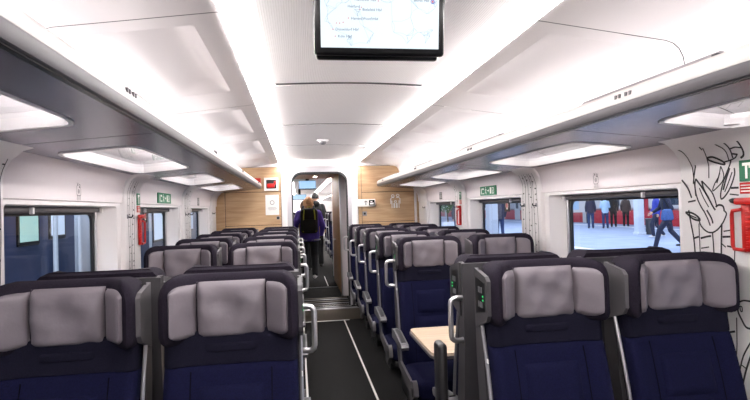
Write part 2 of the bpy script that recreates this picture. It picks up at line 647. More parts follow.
# body outside the lining keeps the daylight out
mb = MB()
mb.box(-1.50, 1.50, Y0 - 0.05, 24.1, 2.36, 2.42)
mb.box(-1.50, -1.47, Y0 - 0.05, 24.1, 1.51, 2.40)
mb.box(1.47, 1.50, Y0 - 0.05, 24.1, 1.51, 2.40)
mb.box(-1.50, -1.47, Y0 - 0.05, 24.1, -0.3, 0.80)
mb.box(1.47, 1.50, Y0 - 0.05, 24.1, -0.3, 0.80)
struct(mb.build('roof', DGREY))
# rear end wall, behind the camera
mb = MB()
mb.box(-1.47, 1.47, Y0 - 0.04, Y0, -0.05, 2.36)
struct(mb.build('wall_back', WALLM))

# light strips each side of the ribbed ceiling
for side, sn in ((-1, 'left'), (1, 'right')):
    t = thing('ceiling_light', 'long glowing white light strip along the %s edge of the ribbed ceiling' % sn, 'light', (side * 0.462, 2.0, 2.088))
    mb = MB()
    # a lens sloping up towards the vaulted centre, so that it washes the ribbed ceiling
    mb.prism([(0.064, -0.012), (0.052, -0.010), (0.030, 0.004), (0.006, 0.020), (0.006, 0.046), (0.064, 0.046)], lambda u, v, k: (side * u, k, v), Y0 - 1.95, BULK - 2.01)
    mb.build('lens', LAMP, t, 40)
    mb = MB()
    mb.box(-0.068, 0.068, Y0 - 1.95, BULK - 2.01, 0.047, 0.057)
    mb.build('housing', CEIL, t)

# front bulkhead with the door opening
DX0, DX1, DZ0, DZ1 = -0.375, 0.375, 0.145, 1.955
wall_front = empty_struct('wall_front')
mb = MB()
ff = lambda x, z, d=0.0: (x, BULK + d, z)
ro = outer_rect(-0.505, 0.505, DZ0, 2.03)
r0 = rrect(DX0, DX1, DZ0 - 0.2, DZ1, 0.13)
r0 = [(x, max(z, DZ0)) for x, z in r0]
mb.rings([[ff(*p) for p in ro], [ff(*p) for p in r0], [ff(*p, 0.10) for p in r0]])
mb.build('door_surround', mat('surround_grey', (190, 188, 192), 0.35, 0.2), wall_front, 30)
mb = MB()
rr2 = [(x * 0.955, DZ0 + (z - DZ0) * 0.985) for x, z in r0]
mb.rings([[ff(*p, -0.004) for p in r0], [ff(*p, -0.004) for p in rr2], [ff(*p, 0.07) for p in rr2]])
mb.build('door_seal', RUBBER, wall_front, 30)
mb = MB()
mb.box(-1.47, 1.47, BULK - 0.012, BULK + 0.09, 2.03, 2.36)
mb.build('header', CEIL, wall_front)
for x0, x1 in ((-0.512, -0.44), (0.43, 0.512)):
    mb = MB()
    mb.box(x0, x1, BULK - 0.025, BULK + 0.02, 0.0, 2.03, 0.012)
    mb.build('white_post', WHITE, wall_front, 40)
mb = MB()
mb.box(1.297, 1.327, BULK - 0.025, BULK + 0.02, 0.0, 1.75, 0.01)
mb.build('white_post', WHITE, wall_front, 40)
mb = MB()
mb.box(-1.40, -0.505, BULK + 0.01, BULK + 0.05, 0.0, 2.03)
mb.box(0.505, 1.40, BULK + 0.01, BULK + 0.05, 0.0, 2.03)
mb.build('backing', BLACK, wall_front)
for x0, x1, z0, z1 in ((-1.36, -1.245, 0.0, 2.025), (-1.238, -0.518, 1.703, 2.025), (-1.238, -0.518, 1.262, 1.697), (-1.238, -0.518, 0.0, 1.256),
                       (0.518, 0.562, 0.0, 2.025), (0.568, 1.292, 1.668, 2.025), (0.568, 1.292, 1.262, 1.662), (0.568, 1.292, 0.0, 1.256), (1.332, 1.36, 0.0, 1.70)):
    mb = MB()
    mb.box(x0, x1, BULK - 0.006, BULK + 0.012, z0, z1, 0.003, 1)
    mb.build('wood_panel', WOODP, wall_front)
for x in (-0.33, 0.34):
    t = thing('spot_light', 'small round spotlight above the %s corner of the doorway' % ('left' if x < 0 else 'right'), 'light', (x, BULK - 0.03, 2.036))
    mb = MB()
    mb.rings([[(r * math.cos(a * math.pi / 8), r * math.sin(a * math.pi / 8), z) for a in range(16)] for r, z in ((0.03, 0.0), (0.042, 0.0), (0.042, -0.012), (0.032, -0.016))], closed=True)
    mb.build('rim', LGREY, t, 30)
    mb = MB()
    mb.ell((0, 0, -0.008), (0.031, 0.031, 0.012), 12, 6)
    mb.build('lens', SPOT, t, 60)

# vestibule beyond the door
mb = MB()
mb.box(-0.72, -0.70, BULK + 0.09, 10.2, 0.145, 2.36)
mb.box(-0.72, -0.505, BULK + 0.05, BULK + 0.09, 0.145, 2.03)
struct(mb.build('wall_left', GREYP))
mb = MB()
mb.box(0.62, 0.64, BULK + 0.09, 7.86, 0.145, 2.36)
mb.box(0.345, 0.64, 7.84, 7.86, 0.145, 2.36)
mb.box(0.505, 0.64, BULK + 0.05, BULK + 0.09, 0.145, 2.03)
struct(mb.build('wall_right', UPWALL))
mb = MB()
mb.box(-0.72, 0.64, BULK + 0.09, 9.4, 2.0, 2.02)
vc = struct(mb.build('ceiling', WOODD))
for y in (7.9, 8.8):
    t = thing('spot_light', 'small spotlight in the brown vestibule ceiling, %s of two' % ('nearer' if y < 8 else 'farther'), 'light', (0.0, y, 2.0))
    mb = MB()
    mb.ell((0, 0, -0.004), (0.03, 0.03, 0.008), 12, 6)
    mb.build('lens', SPOT, t, 60)
dr = empty_struct('door_1', 'pale wooden door in the vestibule side wall')
mb = MB()
mb.box(0.33, 0.36, 7.88, 9.62, 0.15, 2.0, 0.006)
mb.build('door_leaf', WOODD, dr, 30)
mb = MB()
mb.box(0.322, 0.346, 7.86, 7.885, 0.146, 2.0, 0.003)
mb.build('edge_trim', ALU, dr, 30)
mb = MB()
mb.tube([(0.33, 8.98, 0.93), (0.295, 8.98, 0.93), (0.29, 9.0, 0.93), (0.29, 9.1, 0.93)], 0.009, 8)
mb.build('door_handle', ALU, dr, 40)
for x0, x1 in ((-1.42, -0.55), (0.36, 1.42)):
    mb = MB()
    mb.box(x0, x1, 10.2, 10.24, 0.145, 2.36)
    struct(mb.build('wall_front', WHITE))
# second saloon
for sx, nm in ((-1, 'wall_left'), (1, 'wall_right')):
    mb = MB()
    mb.box(*sorted((sx * 1.36, sx * 1.38)), 10.24, 24.0, 0.145, 2.2)
    struct(mb.build(nm, WALLM))
mb = MB()
mb.box(-1.38, 1.38, 9.4, 24.0, 2.16, 2.18)
struct(mb.build('ceiling', CEIL))
mb = MB()
mb.box(-1.40, 1.40, 24.0, 24.04, 0.0, 2.2)
struct(mb.build('wall_front', WHITE))
for sx, sn in ((-1, 'left'), (1, 'right')):
    t = thing('ceiling_light', 'glowing %s light strip on the ceiling of the saloon beyond the door' % sn, 'light', (sx * 0.45, 13.6, 2.14))
    mb = MB()
    mb.box(-0.06, 0.06, -3.9, 10.3, 0.0, 0.012, 0.004)
    mb.build('lens', LAMP, t, 40)
    mb = MB()
    mb.box(-0.075, -0.061, -3.9, 10.3, -0.002, 0.02)
    mb.box(0.061, 0.075, -3.9, 10.3, -0.002, 0.02)
    mb.build('housing', CEIL, t)

# ------------------------------------------------------------------ luggage racks
RJ = [-2.9, -1.07, 0.43, 1.93, 3.48, 4.98, 6.93]
AP = [(-2.4, -1.3), (-0.9, 0.2), (0.60, 1.66), (2.18, 3.28), (3.72, 4.79), (5.2, 6.3)]


def rack(side, ya, yb, joints, aps, label, dz=0.0, detail=True):
    t = thing('luggage_rack', label, 'luggage rack', (side * 0.76, ya, 1.735 + dz))
    ox, oy, oz = side * 0.76, ya, 1.735
    P = lambda x, y, z: (side * x - ox, y - oy, z - oz)
    prof = [(0.772, 1.768), (0.760, 1.772), (0.758, 1.785), (0.763, 1.803), (0.778, 1.818), (0.80, 1.824), (0.86, 1.80), (0.86, 1.75), (0.80, 1.745)]
    mb = MB()
    mb.prism(prof, lambda u, v, k: P(u, k, v), ya, yb)
    nose = mb.build('nose_profile', NOSE, t, 50)
    mb = MB()
    mb.prism([(0.775, 1.738), (0.766, 1.740), (0.761, 1.750), (0.760, 1.771), (0.78, 1.771)], lambda u, v, k: P(u, k, v), ya, yb)
    mb.build('grip_strip', GREYP, nose, 50)
    mb = MB()
    mb.prism([(0.7875, 1.7345), (0.775, 1.7355), (0.775, 1.742), (0.7875, 1.742)], lambda u, v, k: P(u, k, v), ya, yb)
    mb.build('nose_seam', BLACK, nose)  # black seam between grip strip and underside
    mb = MB()
    mb.box(*sorted((P(0.868, 0, 0)[0], P(0.918, 0, 0)[0])), 0.05, yb - ya - 0.05, 1.800 - oz, 1.808 - oz)
    mb.build('uplight_strip', RACKLED, t)
    mb = MB()
    mb.box(*sorted((P(0.9285, 0, 0)[0], P(0.933, 0, 0)[0])), 0.05, yb - ya - 0.05, 1.770 - oz, 1.798 - oz)
    mb.build('added_fill_strip', RACKFILL, t)  # added glow hidden inside the rack, makes the glass bottoms brighter
    mb = MB()
    mb.box(*sorted((P(0.858, 0, 0)[0], P(0.928, 0, 0)[0])), 0.05, yb - ya - 0.05, 1.78 - oz, 1.7995 - oz)
    mb.build('uplight_channel', LGREY, t)
    S = lambda k, y, d=0.0: P(0.787 + 0.51 * k, y, 1.735 - 0.045 * k + d)
    for i in range(len(joints) - 1):
        a, b = joints[i] + 0.004, joints[i + 1] - 0.004
        mb = MB()
        a1, b1 = aps[i]
        ro = outer_rect(0, 1, a, b)
        r0 = []
        for (k, y) in rrect(0, 1, 0, 1, 0.12):
            r0.append((0.27 + 0.62 * k, a1 + (b1 - a1) * y))
        mb.rings([[S(k, y, 0.05) for k, y in ro], [S(k, y) for k, y in ro], [S(k, y) for k, y in r0]])
        pan = mb.build('underside_panel', SOFFIT, t, 30)
        mb = MB()
        inn = [(0.27 + 0.62 * (0.025 + 0.95 * k), a1 + (b1 - a1) * (0.02 + 0.96 * y)) for k, y in rrect(0, 1, 0, 1, 0.12)]
        mb.rings([[S(k, y) for k, y in r0], [S(k, y, -0.004) for k, y in r0], [S(k, y, -0.004) for k, y in inn], [S(k, y, 0.045) for k, y in inn]])
        mb.build('glass_rim', WHITE, pan, 30)
        mb = MB()
        mb.add([S(k, y, 0.03) for k, y in inn], [tuple(range(len(inn)))])
        mb.build('glass_pane', RGLASS, pan)
        if detail:
            mb = MB()
            yc = (a1 + b1) / 2
            mb.add([S(k, y, -0.0015) for k, y in ((0.925, yc - 0.07), (0.94, yc - 0.07), (0.94, yc + 0.07), (0.925, yc + 0.07))], [(0, 1, 2, 3)])
            mb.build('label_slot', GREYP, pan)
            mb = MB()
            mb.prism([(0.864, 1.815), (0.872, 1.825), (0.884, 1.825), (0.89, 1.815), (0.884, 1.805), (0.872, 1.805)], lambda u, v, k: P(u - 0.050, k, v + 0.016), a + 0.80, b - 0.02)
            rl = mb.build('luggage_rail', LGREY, t, 40)
            for yy in (a + 0.80,):
                mb = MB()
                mb.box(*sorted((P(0.803, 0, 0)[0], P(0.84, 0, 0)[0])), yy - oy - 0.010, yy - oy + 0.010, 1.81 - oz, 1.833 - oz, 0.003)
                mb.build('rail_bracket', DGREY, rl)
            for q in (0, 1):
                mb = MB()
                yy = a + (b - a) * 0.73 + q * 0.055
                for dy in (0.0, 0.022):
                    mb.box(*sorted((P(0.755, 0, 0)[0], P(0.765, 0, 0)[0])), yy - oy + dy - 0.004, yy - oy + dy + 0.004, 1.787 - oz, 1.800 - oz)
                mb.build('seat_marker', GREYP, nose)
    # end plate
    mb = MB()
    mb.prism([(0.765, 1.745), (0.765, 1.805), (0.80, 1.822), (1.29, 1.76), (1.297, 1.692), (0.79, 1.737)], lambda u, v, k: P(u, k, v), yb, yb + 0.012)
    mb.build('end_cap', LGREY, t, 30)
    return t


rack(-1, -2.9, 6.93, RJ, AP, 'long overhead luggage rack with glass panels above the left windows')
rack(1, -2.9, 6.93, RJ, AP, 'long overhead luggage rack with glass panels above the right windows')
rack(1, 10.3, 23.5, [10.3, 11.9, 13.5, 15.1, 16.8, 23.5], [(10.6, 11.6), (12.2, 13.2), (13.8, 14.8), (15.4, 16.4), (17.2, 18.4)], 'small distant luggage rack on the right side beyond the doorway', 0.1, False)
rack(-1, 10.3, 23.5, [10.3, 11.9, 13.5, 15.1, 16.8, 23.5], [(10.6, 11.6), (12.2, 13.2), (13.8, 14.8), (15.4, 16.4), (17.2, 18.4)], 'small distant luggage rack on the left side beyond the doorway', 0.1, False)

# ------------------------------------------------------------------ seats (local: front = -y, origin on the floor below the headrest plane)
HW = 0.215


def sstep(a, b, x):
    t = min(1, max(0, (x - a) / (b - a)))
    return t * t * (3 - 2 * t)


US = [-1, -0.985, -0.95, -0.90, -0.84, -0.76, -0.66, -0.54, -0.40, -0.20, 0, 0.20, 0.40, 0.54, 0.66, 0.76, 0.84, 0.90, 0.95, 0.985, 1]


def slab(mb, zs, hw, yf, yb, us=US):
    """upholstered slab: front surface yf(x, z), flat back yb(z), half width hw(z)"""
    fr = [[Vector((u * hw(z), yf(u * hw(z), z), z)) for u in us] for z in zs]
    bk = [[Vector((u * hw(z), yb(z), z)) for u in us] for z in zs]
    n, m = len(us), len(zs)
    rows = []
    for j in range(m):
        rows.append(fr[j] + bk[j][::-1])
    mb.rings(rows, True, True)


def head_hw(z):
    zt, zb = 1.250, 1.035
    r, q = 0.075, 0.035
    h = HW
    if z > zt - r:
        d = z - (zt - r)
        h -= (r - math.sqrt(max(0, r * r - d * d))) * 0.75
    if z < zb + q:
        d = zb + q - z
        h -= q - math.sqrt(max(0, q * q - d * d))
    return h


def head_yf(x, z):
    zt, zb = 1.250, 1.035
    y = 0.040 - 0.090 * sstep(0.10, 0.20, abs(x))
    h = head_hw(z)
    r = 0.032
    e = min(h - abs(x), (zt - z) * 1.0, (z - zb))
    if e < r:
        d = r - max(0, e)
        y += (r - math.sqrt(max(0, r * r - d * d))) * 1.15
    return y


def back_yf(x, z):
    # reclined backrest front with side bolsters
    t = (z - 0.44) / 0.60
    y = -0.095 + 0.125 * t - 0.02 * math.sin(math.pi * min(1, max(0, t)))
    y -= 0.022 * sstep(0.12, 0.18, abs(x)) * (1 - 0.4 * t)
    e = HW - 0.006 - abs(x)
    r = 0.03
    if e < r:
        d = r - max(0, e)
        y += r - math.sqrt(max(0, r * r - d * d))
    return y


def pad(mb, x0, x1, z0, z1, base, t, p=4, n=13, m=9, wr=0.0, seed=0, taper=None):
    """inflated cushion standing t in front of surface base(x, z)"""
    rnd = random.Random(seed)
    ph = [rnd.uniform(0, 6.3) for _ in range(6)]
    fr, bk = [], []
    for j in range(m):
        v = -1 + 2 * j / (m - 1)
        vv = math.copysign(abs(v) ** 0.75, v)
        a, b = [], []
        for i in range(n):
            u = -1 + 2 * i / (n - 1)
            uu = math.copysign(abs(u) ** 0.75, u)
            x = (x0 + x1) / 2 + (x1 - x0) / 2 * uu
            z = (z0 + z1) / 2 + (z1 - z0) / 2 * vv
            if taper:
                x, z = taper(x, z, uu, vv)
            h = (max(0, 1 - abs(uu) ** p) * max(0, 1 - abs(vv) ** p)) ** 0.5
            w = wr * (math.sin(38 * x + 25 * z + ph[0]) + math.sin(70 * x - 45 * z + ph[1]) * 0.6 + math.sin(90 * z + 20 * x + ph[2]) * 0.4) * h
            a.append((x, base(x, z) - t * h - w, z))
            b.append((x, base(x, z) + 0.012, z))
        fr.append(a)
        bk.append(b)
    mb.rings([fr[j] + bk[j][::-1] for j in range(m)], True, True)


def make_seat(name, s, aisle, label):
    """s = side (x sign) on which the aisle-facing arm, plate and handle sit"""
    t = thing(name, label, 'seat')
    # grey plastic shell
    mb = MB()
    prof = [(0.075, 1.225), (0.115, 1.22), (0.128, 1.10), (0.125, 0.92), (0.105, 0.70), (0.07, 0.50), (0.03, 0.42), (-0.06, 0.40), (-0.05, 0.46), (0.0, 0.60), (0.035, 0.80), (0.065, 1.02)]
    mb.prism(prof, lambda u, v, k: (k, u, v), -HW - 0.004, HW + 0.004)
    mb.build('back_shell', SHELL, t, 35)
    # backrest cloth
    mb = MB()
    zs = [0.44, 0.445, 0.46, 0.50, 0.58, 0.66, 0.74, 0.82, 0.90, 0.945, 0.962, 0.966]
    ends = [0.02, 0.008, 0.002, 0, 0, 0, 0, 0, 0, 0.001, 0.005, 0.012]
    slab(mb, zs, lambda z: HW - 0.006, lambda x, z: back_yf(x, z) + ends[zs.index(z)], lambda z: back_yf(0, z) + 0.05)
    br = mb.build('backrest', NAVY, t, 50)
    mb = MB()
    pad(mb, -0.098, 0.098, 0.765, 0.905, back_yf, 0.013, 6)
    mb.build('lumbar_panel', NAVY, br, 50)
    mb = MB()
    pad(mb, -0.105, 0.105, 0.52, 0.745, back_yf, 0.012, 6)
    mb.build('lumbar_panel', NAVY, br, 50)
    for x in (-0.125, 0.125):
        mb = MB()
        mb.tube([(x, back_yf(x, z) - 0.0005, z) for z in lin_space(0.46, 0.95, 8)], 0.0022, 5)
        mb.build('seam', SEAM, br)
    # upper cloth band
    mb = MB()
    zn = [0.962, 0.967, 0.985, 1.02, 1.05, 1.07]
    en = [0.014, 0.004, 0, 0, 0.0, 0.01]
    slab(mb, zn, lambda z: HW - 0.007, lambda x, z: back_yf(x, min(z, 1.0)) + en[zn.index(z)] - 0.002, lambda z: back_yf(0, 1.0) + 0.05)
    nk = mb.build('upper_band', NECK, t, 50)
    mb = MB()
    pad(mb, -0.085, 0.085, 1.002, 1.032, lambda x, z: back_yf(x, 1.0), 0.010, 6, 9, 5)
    mb.build('pull_flap', NECK, nk, 50)
    # headrest with wings
    mb = MB()
    zh = [1.035, 1.0365, 1.042, 1.052, 1.068, 1.09, 1.12, 1.16, 1.175, 1.19, 1.205, 1.218, 1.23, 1.239, 1.246, 1.249]
    slab(mb, zh, head_hw, lambda x, z: head_yf(x, z), lambda z: 0.098 - (0.02 if z > 1.24 else 0.0))
    hd = mb.build('headrest', HEAD, t, 50)
    # grey pillow in three pads
    def round_out(sgn):
        def f(x, z, u, v):
            k = max(0, sgn * u)
            return x, 1.136 + (z - 1.136) * (1 - 0.22 * k ** 3)
        return f
    mb = MB()
    pad(mb, -0.1085, 0.1085, 1.046, 1.226, head_yf, 0.036, 9, 25, 17, 0.0055, 3)
    pw = mb.build('headrest_pillow', PILLOW, t, 50)
    for sgn in (-1, 1):
        mb = MB()
        x0, x1 = (0.1095, 0.180) if sgn > 0 else (-0.180, -0.1095)
        pad(mb, x0, x1, 1.052, 1.220, head_yf, 0.026, 7, 11, 15, 0.003, 5 + sgn, round_out(sgn))
        mb.build('side_pillow', PILLOW, pw, 50)
    # seat cushion
    mb = MB()
    mb.box(-HW, HW, -0.50, 0.0, 0.355, 0.465, 0.04, 4)
    sc_ = mb.build('seat_cushion', NAVY, t, 50)
    mb = MB()
    pad(mb, -0.17, 0.17, -0.47, -0.10, lambda x, z: 0, 0.012, 6)
    mb.v = [(x, z, 0.462 - y) for x, y, z in mb.v]
    mb.build('cushion_panel', NAVY, sc_, 50)
    mb = MB()
    mb.box(-HW + 0.02, HW - 0.02, -0.46, 0.02, 0.30, 0.36, 0.02, 2)
    mb.build('seat_pan', DGREY, t, 40)
    # pedestal bracket to the floor
    mb = MB()
    mb.prism([(-0.36, 0.31), (0.02, 0.31), (-0.02, 0.06), (-0.02, 0.0), (-0.30, 0.0), (-0.30, 0.05)], lambda u, v, k: (k, u, v), -0.06, 0.06)
    mb.build('pedestal', DGREY, t, 30)
    xs = s * HW
    # side bracket with a dark recess
    mb = MB()
    poly = [(-0.46 + 0.05 * math.cos(a) * (1.0), 0.40 + 0.075 * math.sin(a)) for a in lin_space(0, 2 * math.pi, 17)[:-1]]
    poly = [(u + (0.05 if v < 0.40 else 0.0), v) for u, v in poly]
    mb.prism(poly, lambda u, v, k: (k, u, v), xs - s * 0.004, xs + s * 0.022)
    mb.prism([(-0.44, 0.43), (-0.05, 0.47), (-0.02, 0.42), (-0.42, 0.34)], lambda u, v, k: (k, u, v), xs - s * 0.004, xs + s * 0.010)
    bk = mb.build('side_bracket', GREYP, t, 40)
    mb = MB()
    mb.box(*sorted((xs + s * 0.021, xs + s * 0.025)), -0.466, -0.432, 0.385, 0.43, 0.0015, 1)
    mb.build('latch_recess', BLACK, bk)
    # armrest on the aisle side (or between the two seats)
    mb = MB()
    ya = 0.06
    mb.prism([(0.05, 0.60), (0.05, 0.655), (-0.03, 0.660), (-0.20, 0.632), (-0.255, 0.622), (-0.268, 0.606), (-0.255, 0.588), (-0.20, 0.59), (-0.04, 0.60)], lambda u, v, k: (k, u, v), xs - s * 0.006 if aisle else xs + s * 0.002, xs + s * 0.040 if aisle else xs + s * 0.042)
    ar = mb.build('armrest', ARMG if aisle else GREYP, t, 30)
    mb = MB()
    q = xs + s * (0.017 if aisle else 0.022)
    mb.prism([(-0.02, 0.664), (-0.22, 0.632), (-0.22, 0.626), (-0.02, 0.655)], lambda u, v, k: (k, u, v), q - 0.013, q + 0.013)
    mb.build('arm_pad', DGREY, ar, 30)
    # slim metal edge running down the aisle side
    mb = MB()
    mb.tube([(xs + s * 0.004, back_yf(0, z) + 0.030, z) for z in lin_space(0.47, 1.03, 9)], 0.0065, 6)
    mb.build('edge_trim', LGREY, t, 50)
    # socket plate beside the headrest
    mb = MB()
    pl = [(0.10, 1.225), (-0.005, 1.205), (-0.022, 1.19), (-0.022, 1.075), (-0.005, 1.052), (0.10, 1.015)]
    mb.prism(pl, lambda u, v, k: (k, u, v), xs - s * 0.002, xs + s * 0.012)
    sp_ = mb.build('side_plate', SHELL if aisle else GREYP, t, 30)
    if aisle:
        mb = MB()
        mb.prism([(0.085, 1.195), (0.0, 1.183), (0.0, 1.085), (0.085, 1.068)], lambda u, v, k: (k, u, v), xs + s * 0.0115, xs + s * 0.0135)
        mb.build('display', BLACK, sp_)
        mb = MB()
        for z in (1.155, 1.105):
            for y in (0.025, 0.04, 0.055):
                mb.box(*sorted((xs + s * 0.0134, xs + s * 0.0145)), y - 0.004, y + 0.004, z - 0.010, z + 0.010)
        mb.build('display_digits', LGREY, sp_)
        mb = MB()
        for z in (1.135, 1.122):
            mb.box(*sorted((xs + s * 0.0134, xs + s * 0.0145)), 0.010, 0.020, z - 0.003, z + 0.003)
        mb.build('indicator_light', LEDG, sp_)
        mb = MB()
        mb.box(*sorted((xs + s * 0.004, xs + s * 0.008)), 0.0, 0.012, 0.91, 0.925, 0.001, 1)
        mb.build('latch', PAPER, t)
        mb = MB()
        xo = xs + s * 0.055
        path = [(xs - s * 0.01, 0.11, 1.088), (xs + s * 0.03, 0.118, 1.090), (xo - s * 0.012, 0.12, 1.088), (xo - s * 0.003, 0.12, 1.080), (xo, 0.12, 1.068), (xo, 0.12, 0.948), (xo - s * 0.003, 0.12, 0.935), (xo - s * 0.012, 0.12, 0.927), (xs + s * 0.03, 0.118, 0.925), (xs - s * 0.01, 0.105, 0.926)]
        mb.tube(path, 0.0105, 8)
        mb.build('handle', ALU, t, 60)
    # seat back rear: magazine net frame
    mb = MB()
    mb.box(-0.15, 0.15, 0.122, 0.130, 0.70, 0.88, 0.003, 1)
    mb.build('rear_tray', DGREY, t, 30)
    return t


PROTO = {}
USED = set()


def place_seat(kind, s, x, y, rz, label, group, z=0.0, handle=True):
    key = (kind, s)
    if key not in PROTO:
        PROTO[key] = make_seat('train_seat', s, kind == 'aisle', label)
    if key not in USED:
        USED.add(key)
        o = PROTO[key]
        if not handle:
            for c in list(o.children):
                pass
    else:
        o = copy_tree(PROTO[key], skip=() if handle else ('handle',))
    o.location = (x, y, z)
    o.rotation_euler = (0, 0, rz)
    o['label'] = label
    o['group'] = group
    return o


XA = {-1: 0.52, 1: 0.545}
XW = {-1: 1.012, 1: 1.047}
ROWS = [3.34, 4.13, 4.93, 5.72, 6.50]
ORD = ['first', 'second', 'third', 'fourth', 'rearmost']
BN = {-1: 'left', 1: 'right'}
# the rows behind the tables come first, so that the full seat is the one copied
for sd in (-1, 1):
    for i, y in enumerate(ROWS):
        if i == 0:
            la = 'navy aisle seat facing the camera across the %s table, grey pillow, handle on its side' % BN[sd]
            lw = 'navy window seat facing the camera across the %s table, grey pillow' % BN[sd]
        elif i == 4:
            la = 'rearmost navy aisle seat of the %s bank, next to the wooden bulkhead' % BN[sd]
            lw = 'rearmost navy window seat of the %s bank, next to the wooden bulkhead' % BN[sd]
        else:
            la = 'navy aisle seat with grey handle, %s row behind the %s table seats' % (ORD[i - 1], BN[sd])
            lw = 'navy window seat with grey pillow, %s row behind the %s table seats' % (ORD[i - 1], BN[sd])
        place_seat('aisle', -sd, sd * XA[sd], y, 0, la, 'seats in rows facing the camera')
        place_seat('window', -sd, sd * XW[sd], y, 0, lw, 'seats in rows facing the camera')
for sd in (-1, 1):
    yf = 1.715 if sd < 0 else 1.70
    place_seat('aisle', -sd, sd * XA[sd], yf, 0, 'nearest navy aisle seat of the %s bank, large grey pillow, facing the camera' % BN[sd], 'nearest row of seats', handle=False)
    place_seat('window', -sd, sd * XW[sd], yf, 0, 'nearest navy window seat of the %s bank, large grey pillow, facing the camera' % BN[sd], 'nearest row of seats')
    yb = 2.085
    place_seat('aisle', sd, sd * XA[sd], yb, math.pi, 'aisle seat turned away, back to back with the nearest %s aisle seat' % BN[sd], 'seats turned away from the camera')
    place_seat('window', sd, sd * XW[sd], yb, math.pi, 'window seat turned away, back to back with the nearest %s window seat' % BN[sd], 'seats turned away from the camera')
for sd in (-1, 1):
    for i, y in enumerate((10.9, 11.75, 12.6)):
        place_seat('aisle', -sd, sd * 0.545, y, 0, 'distant dark aisle seat beyond the doorway, %s side, %s row' % (BN[sd], ORD[i]), 'seats beyond the doorway', 0.145)
        place_seat('window', -sd, sd * 1.04, y, 0, 'distant dark window seat beyond the doorway, %s side, %s row' % (BN[sd], ORD[i]), 'seats beyond the doorway', 0.145)

# raised armrest post beside the right seat that is turned away is part of the table bay: tables
for sd in (-1, 1):
    t = thing('bay_table', 'pale wooden table between the facing %s seats, rounded front corners' % BN[sd], 'table', (sd * 1.34, 2.76, 0))
    mb = MB()
    x0, x1 = sorted((sd * 0.335, sd * 1.335))
    pts = rrect(x0, x1, 2.49, 3.05, 0.04)
    mb.rings([[(x - sd * 1.34, y - 2.76, z) for x, y in pts] for z in (0.712, 0.728)], True, True)
    tp = mb.build('tabletop', TABLEM, t, 30)
    mb = MB()
    p2 = rrect(x0 - 0.006, x1 + 0.001, 2.484, 3.056, 0.045)
    mb.rings([[(x - sd * 1.34, y - 2.76, z) for x, y in p2] for z in (0.700, 0.7135)] + [[(x - sd * 1.34, y - 2.76, 0.7135) for x, y in pts]], True, True)
    mb.build('edge_band', GREYP, tp, 30)
    mb = MB()
    mb.box(-sd * 0.60 - 0.035, -sd * 0.60 + 0.035, -0.07, 0.07, 0.0, 0.70, 0.02)
    mb.build('table_leg', DGREY, t, 40)
    mb = MB()
    mb.box(*sorted((-sd * 0.02, sd * 0.0)), -0.25, 0.25, 0.60, 0.705, 0.005, 1)
    mb.build('wall_bracket', DGREY, t, 40)
# waste bin slot post between the backs of the right seats
t = thing('folded_armrest', 'dark upright armrest folded up in front of the right table corner', 'armrest', (0.262, 2.10, 0.0))
mb = MB()
mb.box(-0.02, 0.02, -0.06, 0.03, 0.42, 0.895, 0.018, 3)
mb.build('arm_body', DGREY, t, 50)
mb = MB()
mb.box(-0.024, 0.024, -0.02, 0.02, 0.40, 0.48, 0.008, 2)
mb.build('hinge', BLACK, t, 50)

